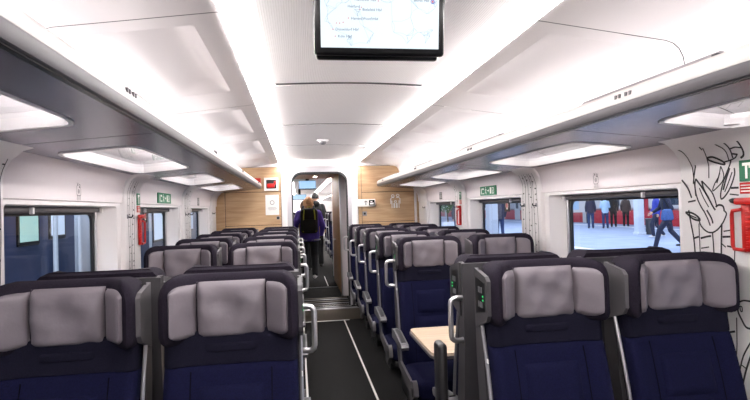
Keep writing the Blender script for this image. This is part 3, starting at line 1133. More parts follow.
# ------------------------------------------------------------------ screens
def screen_at(name, label, cx, y, z0, w, h, tilt, zc, full):
    t = thing(name, label, 'screen', (cx, y, z0))
    R = Matrix.Rotation(-tilt, 4, 'X')
    mb = MB()
    mb.box(-w / 2, w / 2, 0.0, 0.028, 0.0, h, 0.009, 3, R)
    bd = mb.build('housing', BLACK, t, 40)
    mb = MB()
    mb.box(-w / 2 + 0.006, w / 2 - 0.012, 0.026, 0.052, -0.010, h - 0.02, 0.008, 2, R)
    mb.build('rear_housing', BLACK, bd, 40)
    mb = MB()
    bz, bb = 0.0185 if full else 0.012, 0.0205 if full else 0.012
    mb.add([R @ Vector(p) for p in ((-w / 2 + bz, -0.0012, bb), (w / 2 - bz, -0.0012, bb), (w / 2 - bz, -0.0012, h - bz), (-w / 2 + bz, -0.0012, h - bz))], [(0, 1, 2, 3)])
    pn = mb.build('screen_panel', SCREENM if full else SCREENB, t)
    mb = MB()
    zt = zc - z0
    mb.box(-0.04, 0.04, 0.0 if full else 0.02, 0.03 if full else 0.05, h * 0.3, zt, 0.004, 1)
    mb.build('ceiling_bracket', BLACK, t, 40)
    if not full:
        return t
    # route map: millimetres from the lower left screen corner, in metres
    L, B = -w / 2 + bz, bb
    def P(u, v, d=0.0):
        return R @ Vector((L + u, -0.0022 - d, B + v))
    s = (w - 2 * bz) / 118.0
    sx = lambda px: (px - 106) / 4.69 * s
    sz = lambda py: (218 - py) / 4.69 * s
    rnd = random.Random(4)
    mb = MB()
    nodes = [(sx(rnd.uniform(110, 650)), sz(rnd.uniform(-140, 210))) for _ in range(70)] + [(sx(x), sz(y)) for x, y in ((540, 125), (350, 150), (628, 5), (287, 47), (162, 137))]
    for i, a in enumerate(nodes):
        for b in sorted(nodes, key=lambda q: (q[0] - a[0]) ** 2 + (q[1] - a[1]) ** 2)[1:4]:
            mid = ((a[0] + b[0]) / 2 + rnd.uniform(-.006, .006), (a[1] + b[1]) / 2 + rnd.uniform(-.006, .006))
            ribbon(mb, smooth_line([a, mid, b], 4), 0.0007, lambda u, v: P(u, v))
    mb.build('map_lines', MAPLINE, pn)['kind'] = 'stuff'
    for txt, x, y in (('Hannover Hbf', 262, 5), ('Herford', 230, 35), ('Bielefeld Hbf', 298, 48), ('Hamm(Westf)Hbf', 245, 88), ('Düsseldorf Hbf', 173, 137), ('Köln Hbf', 184, 168), ('Berlin Hbf', 540, 1)):
        M = Matrix.Translation(P(sx(x), sz(y), 0.0008)) @ R @ Matrix.Rotation(math.pi / 2, 4, 'X')
        text_mesh('map_text', txt, 0.0108, MAPTEXT, M, pn)
    mb = MB()
    for x, y in ((372, 8), (294, 38), (287, 47), (233, 87), (209, 106), (193, 110), (178, 110), (162, 137), (172, 168)):
        c = (sx(x), sz(y))
        mb.rings([[P(c[0] + r * math.cos(a), c[1] + r * math.sin(a), 0.0006) for a in [k * math.pi / 5 for k in range(10)]] for r in (0.0021, 0.0010)])
    mb.build('station_dots', MAPRED, pn)
    mb = MB()
    c = (sx(628), sz(4))
    mb.rings([[P(c[0] + r * math.cos(a), c[1] + r * math.sin(a), 0.0006) for a in [k * math.pi / 8 for k in range(16)]] for r in (0.0062, 0.0038)])
    mb.build('position_ring', MAPBLUE, pn)
    mb = MB()
    mb.add([P(c[0] + 0.003 * math.cos(k * math.pi / 5), c[1] + 0.003 * math.sin(k * math.pi / 5), 0.0008) for k in range(10)], [tuple(range(10))])
    mb.build('position_dot', MAPRED, pn)
    return t


screen_at('map_screen', 'black framed ceiling screen showing a route map of train stations', -0.049, 1.5, 1.893, 0.384, 0.225, -0.16, 2.108, True)
screen_at('small_screen', 'small distant blue screen hanging in the saloon beyond the doorway', -0.07, 12.0, 1.92, 0.40, 0.20, 0.0, 2.16, False)
screen_at('small_screen', 'second, farther blue screen deep in the saloon beyond the doorway', -0.23, 18.0, 1.80, 0.46, 0.18, 0.0, 2.16, False)

# smoke detector
t = thing('smoke_detector', 'small round white smoke detector on the ribbed ceiling', 'smoke detector', (-0.046, 4.99, 2.113))
mb = MB()
mb.rings([[(r * math.cos(k * math.pi / 10), r * math.sin(k * math.pi / 10), z) for k in range(20)] for r, z in ((0.055, 0.0), (0.055, -0.012), (0.045, -0.02))], True, True)
mb.build('base_ring', WHITE, t, 30)
mb = MB()
mb.ell((0, 0, -0.022), (0.036, 0.036, 0.026), 16, 8)
mb.build('dome', LGREY, t, 60)

# ------------------------------------------------------------------ wall signs and hammers
def wall_fn(side, X, oy=0.0, oz=0.0):
    return lambda y, z: (side * X, y + oy, z + oz)


def plate(mb, side, X, y0, y1, z0, z1, d=0.004, r=0.004):
    mb.box(*sorted((side * X, side * (X - d))), y0, y1, z0, z1, min(r, d * 0.45), 1)


def sign_exit(side, y0, y1, z0, z1, label):
    t = thing('exit_sign', label, 'sign', (side * 1.345, (y0 + y1) / 2, z0))
    X, w, h = 0.0, y1 - y0, z1 - z0
    mb = MB()
    mb.box(*sorted((0.0, -side * 0.008)), -w / 2, w / 2, 0, h, 0.002, 1)
    p = mb.build('plate', GREEN, t)
    mb = MB()
    fx = -side * 0.0088
    fn = lambda y, z: (fx, y, z)
    def quad(a, b, c, d):
        mb.add([fn(a, c), fn(b, c), fn(b, d), fn(a, d)], [(0, 1, 2, 3)])
    q = -side   # towards the reader's right
    # running figure
    for pts in ([(-0.05, 0.062), (-0.045, 0.045), (-0.05, 0.03), (-0.065, 0.012)], [(-0.046, 0.032), (-0.032, 0.022), (-0.03, 0.008)], [(-0.065, 0.045), (-0.05, 0.053), (-0.035, 0.045), (-0.025, 0.05)]):
        ribbon(mb, [(q * a, b) for a, b in pts], 0.007, fn)
    mb.add([fn(q * (-0.045 + 0.006 * math.cos(k)), 0.068 + 0.006 * math.sin(k)) for k in [i * math.pi / 4 for i in range(8)]], [tuple(range(8))])
    # arrow, door and window blocks
    ribbon(mb, [(q * -0.01, 0.04), (q * 0.03, 0.04)], 0.007, fn)
    ribbon(mb, [(q * 0.018, 0.052), (q * 0.032, 0.04), (q * 0.018, 0.028)], 0.006, fn)
    quad(q * 0.055, q * 0.085, 0.012, 0.066)
    quad(q * 0.10, q * 0.145, 0.012, 0.018)
    quad(q * 0.10, q * 0.145, 0.058, 0.064)
    quad(q * 0.10, q * 0.106, 0.018, 0.058)
    quad(q * 0.139, q * 0.145, 0.018, 0.058)
    ribbon(mb, [(q * 0.112, 0.024), (q * 0.133, 0.052)], 0.006, fn)
    quad(q * -0.16, q * -0.145, 0.012, 0.064)
    quad(q * -0.13, q * -0.09, 0.012, 0.02)
    quad(q * -0.13, q * -0.09, 0.05, 0.064)
    mb.build('symbols', PAPER, p)
    return t


sign_exit(-1, 4.13, 4.53, 1.531, 1.611, 'green emergency exit sign with white symbols above the second left window')
sign_exit(1, 4.16, 4.54, 1.531, 1.611, 'green emergency exit sign with white symbols above the second right window')


def hammer_set(side, y, X, label_g, label_h, zs=0.0):
    """green and red label plus a red emergency hammer in its holder"""
    q = 1
    t = thing('hammer_sign', label_g, 'sign', (side * X, y, 1.44 + zs))
    mb = MB()
    mb.box(*sorted((0.0, -side * 0.004)), -0.034, 0.034, 0.068, 0.146, 0.0015, 1)
    g = mb.build('green_plate', GREEN, t)
    fn = lambda a, b: (-side * 0.0046, a, b)
    mb = MB()
    for y0, y1, z0, z1 in ((-0.018, 0.018, 0.125, 0.136), (-0.018, -0.010, 0.116, 0.125), (-0.004, 0.006, 0.078, 0.125)):
        mb.add([fn(y0, z0), fn(y1, z0), fn(y1, z1), fn(y0, z1)], [(0, 1, 2, 3)])
    mb.build('hammer_symbol', PAPER, g)
    mb = MB()
    mb.box(*sorted((0.0, -side * 0.004)), -0.034, 0.034, 0.022, 0.064, 0.0015, 1)
    r_ = mb.build('red_plate', RED, t)
    mb = MB()
    for z in (0.032, 0.043, 0.054):
        mb.add([fn(-0.028, z - 0.002), fn(0.028, z - 0.002), fn(0.028, z + 0.002), fn(-0.028, z + 0.002)], [(0, 1, 2, 3)])
    mb.build('small_print', PAPER, r_)
    t = thing('emergency_hammer', label_h, 'hammer', (side * X, y, 1.25 + zs))
    mb = MB()
    mb.box(*sorted((0.0, -side * 0.018)), -0.020, 0.020, 0.0, 0.175, 0.006, 2)
    bk = mb.build('holder', RED, t, 40)
    mb = MB()
    for k in range(8):
        z = 0.012 + k * 0.018
        mb.box(*sorted((-side * 0.012, -side * 0.024)), -0.032, -0.004, z, z + 0.009, 0.002, 1)
    mb.build('comb_teeth', RED, bk, 40)
    mb = MB()
    mb.tube([(-side * 0.022, 0.012, 0.155), (-side * 0.024, 0.048, 0.150), (-side * 0.024, 0.052, 0.135), (-side * 0.024, 0.052, 0.022), (-side * 0.024, 0.046, 0.008), (-side * 0.020, 0.0, 0.006)], 0.007, 8)
    mb.build('handle', RED, t, 60)
    mb = MB()
    mb.box(*sorted((-side * 0.008, -side * 0.034)), -0.045, 0.035, 0.172, 0.198, 0.008, 2)
    hd = mb.build('head', RED, t, 40)
    mb = MB()
    mb.tube([(-side * 0.021, 0.035, 0.186), (-side * 0.021, 0.052, 0.188), (-side * 0.021, 0.064, 0.190)], [0.012, 0.010, 0.003], 8)
    mb.build('point', BLACK, hd, 40)


hammer_set(1, 1.688, 1.33, 'green and red emergency hammer label beside the bird drawing, right edge', 'large red emergency hammer in its holder beside the bird drawing')
hammer_set(1, 5.10, 1.33, 'green and red hammer label between the two far right windows', 'red emergency hammer between the two far right windows')
hammer_set(-1, 3.60, 1.33, 'green and red hammer label between the two left windows', 'red emergency hammer on the pillar between the two left windows')


def picto(side, y, z0, X, label, name='family_drawing', w=0.05, plate_=False):
    t = thing(name, label, 'sign', (side * X, y, z0))
    sc2 = 1.0 if plate_ else 0.76
    fn = lambda a, b: (-side * 0.0012, -side * a * sc2, b * sc2)
    mb = MB()
    if plate_:
        mb.box(*sorted((0.0005, -side * 0.0008)), -0.055, 0.055, 0.0, 0.085)
        p = mb.build('plate', DGREY, t)
        mb = MB()
        for k in (-0.024, 0.024):
            ribbon(mb, [(k - 0.01, 0.012), (k - 0.01, 0.05), (k + 0.01, 0.05), (k + 0.01, 0.012)], 0.006, fn)
            mb.add([fn(k + 0.008 * math.cos(i * math.pi / 4), 0.066 + 0.008 * math.sin(i * math.pi / 4)) for i in range(8)], [tuple(range(8))])
        mb.build('figures', PAPER, p)
        return t
    c = lambda x, z, r: [(x + r * math.cos(i * math.pi / 6), z + r * math.sin(i * math.pi / 6)) for i in range(13)]
    lw = 0.0045
    for pts in (c(-0.014, 0.108, 0.009), c(0.016, 0.092, 0.008), [(-0.03, 0.035), (-0.03, 0.085), (-0.02, 0.094), (-0.006, 0.094)], [(0.004, 0.08), (0.026, 0.08), (0.031, 0.07), (0.031, 0.035)],
                [(-0.022, 0.035), (-0.022, 0.0)], [(-0.008, 0.03), (-0.008, 0.0)], [(0.010, 0.03), (0.010, 0.0)], [(0.024, 0.035), (0.024, 0.0)], [(-0.03, 0.035), (-0.018, 0.028), (0.018, 0.028), (0.031, 0.035)], c(0.0, 0.055, 0.012), c(0.0, 0.055, 0.004)):
        ribbon(mb, pts, lw, fn)
    mb.build('line_drawing', GREYP if name == 'family_drawing' else ALU, t)
    return t


picto(-1, 2.70, 1.526, 1.3435, 'line drawing of a family printed above the first left window')
picto(1, 2.69, 1.526, 1.3435, 'line drawing of a family printed above the first right window')
picto(-1, 5.76, 1.526, 1.3435, 'small dark seat sign above the third left window', 'seat_sign', plate_=True)
picto(1, 5.88, 1.526, 1.3435, 'small dark seat sign above the third right window', 'seat_sign', plate_=True)

# stickers with a red dot on the second windows
for side in (-1, 1):
    t = thing('window_sticker', 'dark sticker with a red oval on the second %s window pane' % BN[side], 'sticker', (side * 1.462, 4.23, 1.385))
    mb = MB()
    mb.box(-0.0015, 0.0015, -0.055, 0.055, 0.0, 0.105)
    b_ = mb.build('backing', BRNCOAT, t)
    mb = MB()
    e = lambda r1, r2, x: [(x, r1 * math.cos(k * math.pi / 10), 0.055 + r2 * math.sin(k * math.pi / 10)) for k in range(20)]
    mb.add(e(0.026, 0.038, -side * 0.0022), [tuple(range(20))])
    mb.build('white_oval', PAPER, b_)
    mb = MB()
    mb.add(e(0.016, 0.028, -side * 0.003), [tuple(range(20))])
    mb.build('red_oval', RED, b_)

# coat hooks on the pillars
for side, y, lb in ((1, 3.40, 'small coat hook on the pillar between the near right windows, right one'), (1, 3.60, 'small coat hook on the pillar between the near right windows, left one'),
                    (-1, 3.38, 'small coat hook on the left pillar next to the red hammer'), (1, 5.24, 'small coat hook on the pillar next to the far right hammer'), (-1, 5.04, 'small coat hook on the far left pillar, nearer one'), (-1, 5.24, 'small coat hook on the far left pillar, farther one'), (1, 6.60, 'small coat hook beside the wooden bulkhead on the right'), (-1, 6.60, 'small coat hook beside the wooden bulkhead on the left')):
    t = thing('coat_hook', lb, 'hook', (side * 1.33, y, 1.435))
    mb = MB()
    mb.box(*sorted((0.0, -side * 0.006)), -0.014, 0.014, -0.010, 0.016, 0.002, 1)
    mb.build('hook_plate', LGREY, t, 40)
    mb = MB()
    mb.tube([(-side * 0.004, 0, 0.0), (-side * 0.022, 0, -0.004), (-side * 0.030, 0, 0.004), (-side * 0.030, 0, 0.014)], 0.0045, 7)
    mb.build('prong', DGREY, t, 50)

# line drawings on the pillar covers: birds and birch trunks
BIRD = [[(2.011,1.663),(1.978,1.647),(1.962,1.611),(1.953,1.569),(1.948,1.519),(1.942,1.46)],[(1.936,1.588),(1.947,1.544),(1.953,1.511)],[(2.018,1.531),(1.985,1.495),(1.965,1.453)],[(1.864,1.65),(1.866,1.594),(1.869,1.53)],[(1.879,1.656),(1.871,1.643)],[(1.866,1.61),(1.835,1.611),(1.797,1.592),(1.788,1.578),(1.822,1.586),(1.856,1.6),(1.866,1.61)],[(1.788,1.587),(1.755,1.592),(1.732,1.599),(1.718,1.612)],[(1.755,1.592),(1.775,1.555),(1.798,1.511),(1.813,1.465),(1.809,1.445),(1.784,1.464),(1.761,1.497),(1.744,1.538),(1.745,1.561)],[(1.766,1.562),(1.786,1.518),(1.8,1.48)],[(1.755,1.546),(1.773,1.509),(1.793,1.472)],[(1.939,1.531),(1.944,1.502),(1.937,1.46),(1.922,1.427),(1.902,1.398)],[(1.939,1.531),(1.908,1.496),(1.878,1.455),(1.855,1.418),(1.842,1.402)],[(1.921,1.493),(1.9,1.451),(1.875,1.414)],[(1.907,1.521),(1.882,1.499),(1.857,1.474),(1.843,1.446),(1.835,1.418)],[(1.907,1.521),(1.896,1.483),(1.874,1.451)],[(1.808,1.573),(1.819,1.535),(1.841,1.505),(1.852,1.478),(1.826,1.493),(1.801,1.515),(1.795,1.541),(1.808,1.573)],[(1.814,1.547),(1.83,1.508)],[(1.84,1.414),(1.825,1.422),(1.805,1.418),(1.799,1.402)],[(1.827,1.677),(1.794,1.654),(1.767,1.631),(1.764,1.593)],[(1.794,1.669),(1.761,1.661),(1.744,1.636),(1.744,1.598)],[(1.723,1.686),(1.694,1.652),(1.692,1.608),(1.71,1.595)],[(1.742,1.632),(1.717,1.636),(1.692,1.631)],[(1.74,1.614),(1.718,1.609)],[(1.764,1.486),(1.728,1.486)],[(1.77,1.463),(1.729,1.458)],[(1.986,1.436),(1.943,1.442)],[(2.003,1.393),(1.971,1.391),(1.941,1.379),(1.923,1.361),(1.96,1.365),(2.003,1.393)],[(1.991,1.385),(1.941,1.369)],[(1.935,1.375),(1.919,1.338),(1.89,1.316),(1.861,1.313),(1.833,1.327),(1.81,1.35),(1.798,1.368),(1.789,1.389),(1.802,1.402)],[(1.984,1.402),(1.974,1.346),(1.961,1.281),(1.956,1.205)],[(1.93,1.347),(1.93,1.273),(1.928,1.204)],[(1.861,1.313),(1.858,1.26),(1.857,1.204)],[(1.813,1.35),(1.819,1.271),(1.822,1.201)],[(1.756,1.258),(1.761,1.19),(1.761,1.156),(1.759,1.071)],[(1.757,1.402),(1.765,1.326)],[(1.923,1.287),(1.891,1.295),(1.868,1.299)],[(1.923,1.246),(1.881,1.254)],[(1.925,1.205),(1.895,1.212)],[(1.812,1.298),(1.775,1.301)],[(1.817,1.271),(1.798,1.259)],[(1.792,1.264),(1.756,1.26)],[(1.96,1.285),(1.933,1.293)],[(1.816,1.214),(1.8,1.207)],[(1.903,1.402),(1.882,1.366),(1.871,1.34)],[(1.886,1.402),(1.864,1.371),(1.857,1.349)],[(1.806,1.32),(1.768,1.326)],[(1.887,0.992),(1.878,0.884),(1.868,0.799),(1.852,0.718),(1.834,0.659)],[(1.845,1.0),(1.833,0.895),(1.822,0.77),(1.814,0.666)],[(1.76,0.996),(1.763,0.892),(1.768,0.828),(1.752,0.771)],[(1.881,0.972),(1.86,0.981)],[(1.815,0.926),(1.769,0.942)],[(1.818,0.918),(1.789,0.922)],[(1.813,0.842),(1.774,0.844)],[(1.863,0.768),(1.829,0.773)],[(1.872,0.82),(1.849,0.829)],[(1.748,1.055),(1.726,1.066),(1.691,1.068)],[(1.748,1.055),(1.753,1.023),(1.736,0.991),(1.719,0.969),(1.695,0.967)],[(1.742,1.043),(1.734,1.04),(1.734,1.024),(1.742,1.027),(1.742,1.043)],[(1.701,0.918),(1.736,0.858),(1.758,0.79),(1.779,0.741),(1.8,0.701),(1.814,0.666)],[(1.699,0.878),(1.726,0.809),(1.747,0.741),(1.769,0.682)],[(1.75,0.823),(1.726,0.815)],[(1.769,0.765),(1.741,0.759)],[(1.779,0.731),(1.8,0.687)]]


def pillar_x(z):
    return 1.33 if z < 1.58 else 1.33 - 0.012 * ((z - 1.58) / 0.04) if z < 1.62 else 1.318 - 0.5 * (z - 1.62)


def art(side, name, lines, widths, pil):
    mb = MB()
    fn = lambda y, z: (side * (pillar_x(z) - 0.0014), y, z)
    for l, w in zip(lines, widths):
        ribbon(mb, smooth_line(l, 4) if len(l) > 2 else l, w, fn)
    o = mb.build(name, INK, pil)
    return o


pils = {-1: [], 1: []}
for o in bpy.data.objects:
    if o.name.split('.')[0] == 'pillar_cover':
        pils[1 if o.parent.name == 'wall_right' else -1].append(o)
for s_ in pils:
    pils[s_].sort(key=lambda o: min(v.co.y for v in o.data.vertices))
art(1, 'bird_drawing', BIRD, [0.0050 + 0.0014 * ((i * 7) % 3) for i in range(len(BIRD))], pils[1][0])
rnd = random.Random(11)


def birches(side, k, y0, y1, n):
    lines, ws = [], []
    for i in range(n):
        c = y0 + (y1 - y0) * (i + 0.5) / n
        w = (y1 - y0) / n * 0.27
        ph = rnd.uniform(0, 6)
        for sg in (-1, 1):
            lines.append([(c + sg * w + 0.010 * math.sin(z * 7 + ph + sg * 0.3), z) for z in lin_space(0.55, 1.68, 14)])
            ws.append(0.0048)
        z = 0.6
        while z < 1.62:
            z += rnd.uniform(0.02, 0.07)
            sg = rnd.choice((-1, 1))
            cc = c + 0.010 * math.sin(z * 7 + ph)
            ln = rnd.uniform(0.4, 1.2) * w
            lines.append([(cc + sg * w, z), (cc + sg * (w - ln), z + rnd.uniform(-0.006, 0.006))])
            ws.append(rnd.uniform(0.004, 0.009))
    art(side, 'birch_drawing', lines, ws, pils[side][k])


birches(-1, 0, 1.64, 2.02, 3)
birches(1, 1, 3.37, 3.64, 3)
birches(-1, 1, 3.37, 3.52, 2)
birches(-1, 2, 5.0, 5.28, 3)
birches(1, 2, 5.18, 5.29, 1)

# ------------------------------------------------------------------ things on the bulkhead
t = thing('alarm_box', 'white framed alarm box with a red emergency handle on the wooden bulkhead', 'alarm', (-0.64, BULK - 0.006, 1.714))
mb = MB()
fr_o, fr_i = outer_rect(-0.092, 0.092, 0, 0.172), rrect(-0.066, 0.066, 0.028, 0.146, 0.01)
mb.rings([[(x, 0.0, z) for x, z in fr_o], [(x, -0.03, z) for x, z in fr_o], [(x, -0.03, z) for x, z in fr_i], [(x, -0.004, z) for x, z in fr_i]], cap1=True)
mb.build('frame', PAPER, t, 30)
mb = MB()
mb.box(-0.066, 0.066, -0.006, -0.004, 0.028, 0.146)
mb.build('recess', DGREY, t)
mb = MB()
mb.box(-0.052, 0.045, -0.032, -0.008, 0.036, 0.095, 0.01, 2)
mb.box(0.02, 0.055, -0.03, -0.008, 0.085, 0.135, 0.008, 2, Matrix.Rotation(0.12, 4, 'Y'))
mb.build('pull_handle', RED, t, 40)
t = thing('red_box', 'small red box on the bulkhead just above the left rack end', 'alarm', (-0.815, BULK - 0.006, 1.80))
mb = MB()
mb.box(-0.04, 0.04, -0.025, 0.0, 0.0, 0.085, 0.004, 1)
mb.build('case', RED, t, 30)
mb = MB()
mb.box(-0.03, 0.03, -0.028, -0.0245, 0.01, 0.035)
mb.build('label_strip', DRED, t)
t = thing('notice', 'white paper notice with a pale round emblem on the wooden bulkhead', 'notice', (-0.634, BULK - 0.0065, 1.392))
mb = MB()
mb.box(-0.088, 0.088, -0.003, 0.0, 0.0, 0.268, 0.001, 1)
pp_ = mb.build('sheet', PAPER, t)
mb = MB()
nf = lambda u, v: (u, -0.0036, v)
mb.rings([[nf(r * math.cos(k * math.pi / 8), 0.165 + r * math.sin(k * math.pi / 8)) for k in range(16)] for r in (0.030, 0.022)])
for z, w in ((0.10, 0.05), (0.085, 0.06), (0.07, 0.045)):
    ribbon(mb, [(-w, z), (w, z)], 0.004, nf)
mb.build('faint_print', LGREY, pp_)
t = thing('door_knob', 'tiny dark knob on the wooden bulkhead under the notice', 'knob', (-0.56, BULK - 0.006, 1.352))
mb = MB()
mb.ell((0, -0.012, 0), (0.018, 0.014, 0.018), 12, 8)
mb.build('knob_head', DGREY, t, 60)
mb = MB()
mb.tube([(0, 0, 0), (0, -0.01, 0)], 0.024, 14)
mb.build('rosette', LGREY, t, 40)
t = thing('direction_sign', 'white sign with an arrow and a dark pictogram square on the right bulkhead', 'sign', (0.50, BULK - 0.026, 1.47))
mb = MB()
mb.box(0.0, 0.245, -0.02, 0.0, 0.0, 0.10, 0.005, 2)
pl = mb.build('plate', PAPER, t, 40)
df = lambda u, v: (u, -0.0208, v)
mb = MB()
ribbon(mb, [(0.115, 0.022), (0.115, 0.076)], 0.010, df)
ribbon(mb, [(0.093, 0.058), (0.115, 0.080), (0.137, 0.058)], 0.009, df)
mb.build('arrow', DGREY, pl)
mb = MB()
mb.box(0.158, 0.236, -0.0225, -0.0195, 0.012, 0.088)
sq = mb.build('pictogram_square', BLACK, pl)
mb = MB()
df2 = lambda u, v: (u, -0.0232, v)
mb.add([df2(0.172, 0.026), df2(0.222, 0.026), df2(0.222, 0.052), df2(0.172, 0.052)], [(0, 1, 2, 3)])
mb.add([df2(0.178, 0.06), df2(0.204, 0.06), df2(0.204, 0.074), df2(0.178, 0.074)], [(0, 1, 2, 3)])
mb.build('pictogram', PAPER, pl)
t = thing('button_plate', 'small pale button plate on the right bulkhead under the arrow sign', 'button', (0.60, BULK - 0.006, 1.345))
mb = MB()
mb.box(-0.03, 0.03, -0.008, 0.0, 0.0, 0.06, 0.003, 1)
mb.build('plate', LGREY, t)
mb = MB()
mb.tube([(0, -0.006, 0.03), (0, -0.014, 0.03)], 0.014, 12)
mb.build('push_button', DGREY, t, 40)
t = thing('family_emblem', 'silver line figures of a family on the right wooden bulkhead', 'emblem', (1.03, BULK - 0.007, 1.44))
mb = MB()
ef = lambda a, b: (a * 1.9, -0.0035, b * 1.7)
cc = lambda x, z, r: [(x + r * math.cos(i * math.pi / 6), z + r * math.sin(i * math.pi / 6)) for i in range(13)]
for pts in (cc(-0.018, 0.098, 0.010), cc(0.018, 0.100, 0.010), [(-0.034, 0.035), (-0.034, 0.075), (-0.026, 0.084), (-0.008, 0.084)], [(0.006, 0.084), (0.026, 0.084), (0.034, 0.075), (0.034, 0.035)],
            [(-0.026, 0.06), (-0.026, 0.0)], [(-0.012, 0.04), (-0.012, 0.0)], [(0.012, 0.04), (0.012, 0.0)], [(0.026, 0.06), (0.026, 0.0)], cc(0.0, 0.052, 0.008), [(-0.006, 0.04), (-0.006, 0.0)], [(0.006, 0.04), (0.006, 0.0)]):
    ribbon(mb, pts, 0.006, ef)
mb.build('figures', PAPER, t)

# ------------------------------------------------------------------ the station outside
mb = MB()
mb.box(1.62, 20.0, -20, 90, -0.22, -0.02)
pf_ = struct(mb.build('platform', PLATF))
for x0, x1 in ((2.3, 2.42), (8.45, 8.75), (17.9, 18.2)):
    mb = MB()
    mb.box(x0, x1, -20, 90, -0.021, -0.016)
    mb.build('platform_line', PLINE, pf_)
# red train on the far platform edge
t = thing('red_train', 'red and cream train standing beyond the platform', 'train', (21.6, 35, -1.1))
mb = MB()
mb.box(-1.4, 1.4, -45, 50, 0.35, 1.95, 0.06, 2)
mb.build('lower_body', TRAINRED, t, 40)
mb = MB()
mb.box(-1.38, 1.38, -44.9, 49.9, 1.95, 3.9, 0.25, 3)
mb.build('upper_body', TRAINCREAM, t, 40)
for k in range(15):
    y = -40 + k * 6
    mb = MB()
    mb.box(-1.42, -1.36, y, y + 2.0, 2.25, 3.2, 0.02, 1)
    mb.build('window_pane', TRAINWIN, t)
    mb = MB()
    mb.box(-1.43, -1.37, y + 3.2, y + 4.4, 0.5, 3.3, 0.02, 1)
    d = mb.build('door_panel', TRAINRED if k % 2 else TRAINCREAM, t)
    mb = MB()
    mb.box(-1.445, -1.42, y + 3.5, y + 4.1, 2.1, 3.1, 0.01, 1)
    mb.build('door_pane', TRAINWIN, d)
mb = MB()
mb.box(-1.1, 1.1, -44, 49, 0.0, 0.35)
mb.build('underframe', BLACK, t)
# pale column with a bin beside it, and a second column
t = thing('platform_column', 'pale square column on the platform beside a dark bin', 'column', (14.15, 20.5, -0.02))
mb = MB()
mb.box(-.15, .15, -.15, .15, 0, 3.4, .02, 2)
mb.build('shaft', CONCR, t, 40)
mb = MB()
mb.box(-.19, .19, -.19, .19, 0, .12, .01, 1)
mb.build('plinth', CONCR, t, 40)
t = thing('litter_bin', 'dark litter bin on the platform at the foot of the pale column', 'bin', (14.62, 20.45, -0.02))
mb = MB()
mb.rings([[(r * math.cos(k * math.pi / 9), r * math.sin(k * math.pi / 9), z) for k in range(18)] for r, z in ((.15, 0), (.17, .03), (.18, .62), (.19, .66), (.15, .70), (.12, .62))], True, True)
mb.build('bin_body', GREYP, t, 40)
mb = MB()
mb.tube([(.19 * math.cos(k * math.pi / 9), .19 * math.sin(k * math.pi / 9), .64) for k in range(18)], .014, 6, True)
mb.build('rim', DGREY, t, 60)
t = thing('platform_column', 'pale column seen through the second right window', 'column', (5.3, 14.6, -0.02))
mb = MB()
mb.box(-.14, .14, -.14, .14, 0, 3.4, .02, 2)
mb.build('shaft', CONCR, t, 40)
mb = MB()
mb.box(-.2, .2, -.2, .2, 0, .12, .01, 1)
mb.build('plinth', CONCR, t, 40)
t = thing('poster_board', 'cream poster board on the platform at the left edge of the near right window', 'poster board', (19.0, 34.2, -0.02), -0.5)
mb = MB()
mb.box(-.8, .8, -.05, .05, .75, 2.1, .02, 1)
bd = mb.build('board', TRAINCREAM, t, 40)
mb = MB()
mb.box(-.55, .2, -.056, -.05, .95, 1.9)
mb.build('poster', LBLUE, bd)
for x in (-.7, .7):
    mb = MB()
    mb.box(x - .04, x + .04, -.04, .04, 0, .75)
    mb.build('post', DGREY, t)
# planting seen through the third right window
t = thing('shrub', 'green shrub on the platform outside the third right window', 'shrub', (8.6, 30.5, -0.02))
mb = MB()
rnd = random.Random(5)
for i in range(420):
    a, b2, r = rnd.uniform(0, 6.28), rnd.uniform(-1, 1), rnd.uniform(0.55, 1.0)
    c = Vector((math.cos(a) * math.sqrt(1 - b2 * b2) * 0.9 * r, math.sin(a) * math.sqrt(1 - b2 * b2) * 0.9 * r, 1.75 + b2 * 0.75 * r))
    d1 = Vector((rnd.uniform(-1, 1), rnd.uniform(-1, 1), rnd.uniform(-1, 1))).normalized() * 0.13
    d2 = d1.cross(Vector((rnd.uniform(-1, 1), rnd.uniform(-1, 1), 1))).normalized() * 0.05
    mb.add([c - d1, c + d2, c + d1, c - d2], [(0, 1, 2, 3)])
lf = mb.build('foliage', LEAF, t)
lf['kind'] = 'stuff'
mb = MB()
mb.tube([(0, 0, 0), (.03, 0, .6), (0, .03, 1.4)], [.05, .04, .025], 8)
mb.build('stem', BRNCOAT, t, 60)
mb = MB()
mb.box(-.45, .45, -.45, .45, 0, .5, .03, 2)
mb.build('planter', CONCR, t, 40)

# dark blue train on the next track, seen through the left windows
t = thing('blue_train', 'dark navy train standing on the next track outside the left windows', 'train', (-4.6, 9, -1.0))
mb = MB()
mb.box(-1.3, 1.3, -24, 40, 0.3, 3.7, 0.15, 3)
mb.build('body', TRAINNAVY, t, 40)
mb = MB()
mb.box(1.28, 1.312, -23.8, 39.8, 0.32, 1.35, 0.01, 1)
mb.build('skirt_band', TRAINWIN, t)
for y in (-2.10, -1.4, 1.2, 2.05, 4.3):
    mb = MB()
    mb.tube([(1.34, y, 0.5), (1.36, y, 0.9), (1.36, y, 2.5), (1.34, y, 2.8)], 0.03, 8)
    mb.build('grab_pole', CONCR, t, 50)
def train_pane(y0, y1, z0, z1, m):
    mb = MB()
    mb.box(1.28, 1.315, y0 - 9 - .05, y1 - 9 + .05, z0 + .95, z1 + 1.05, 0.015, 1)
    fr = mb.build('window_frame', BLACK, t)
    mb = MB()
    mb.box(1.314, 1.32, y0 - 9, y1 - 9, z0 + 1, z1 + 1)
    mb.build('window_pane', m, fr)


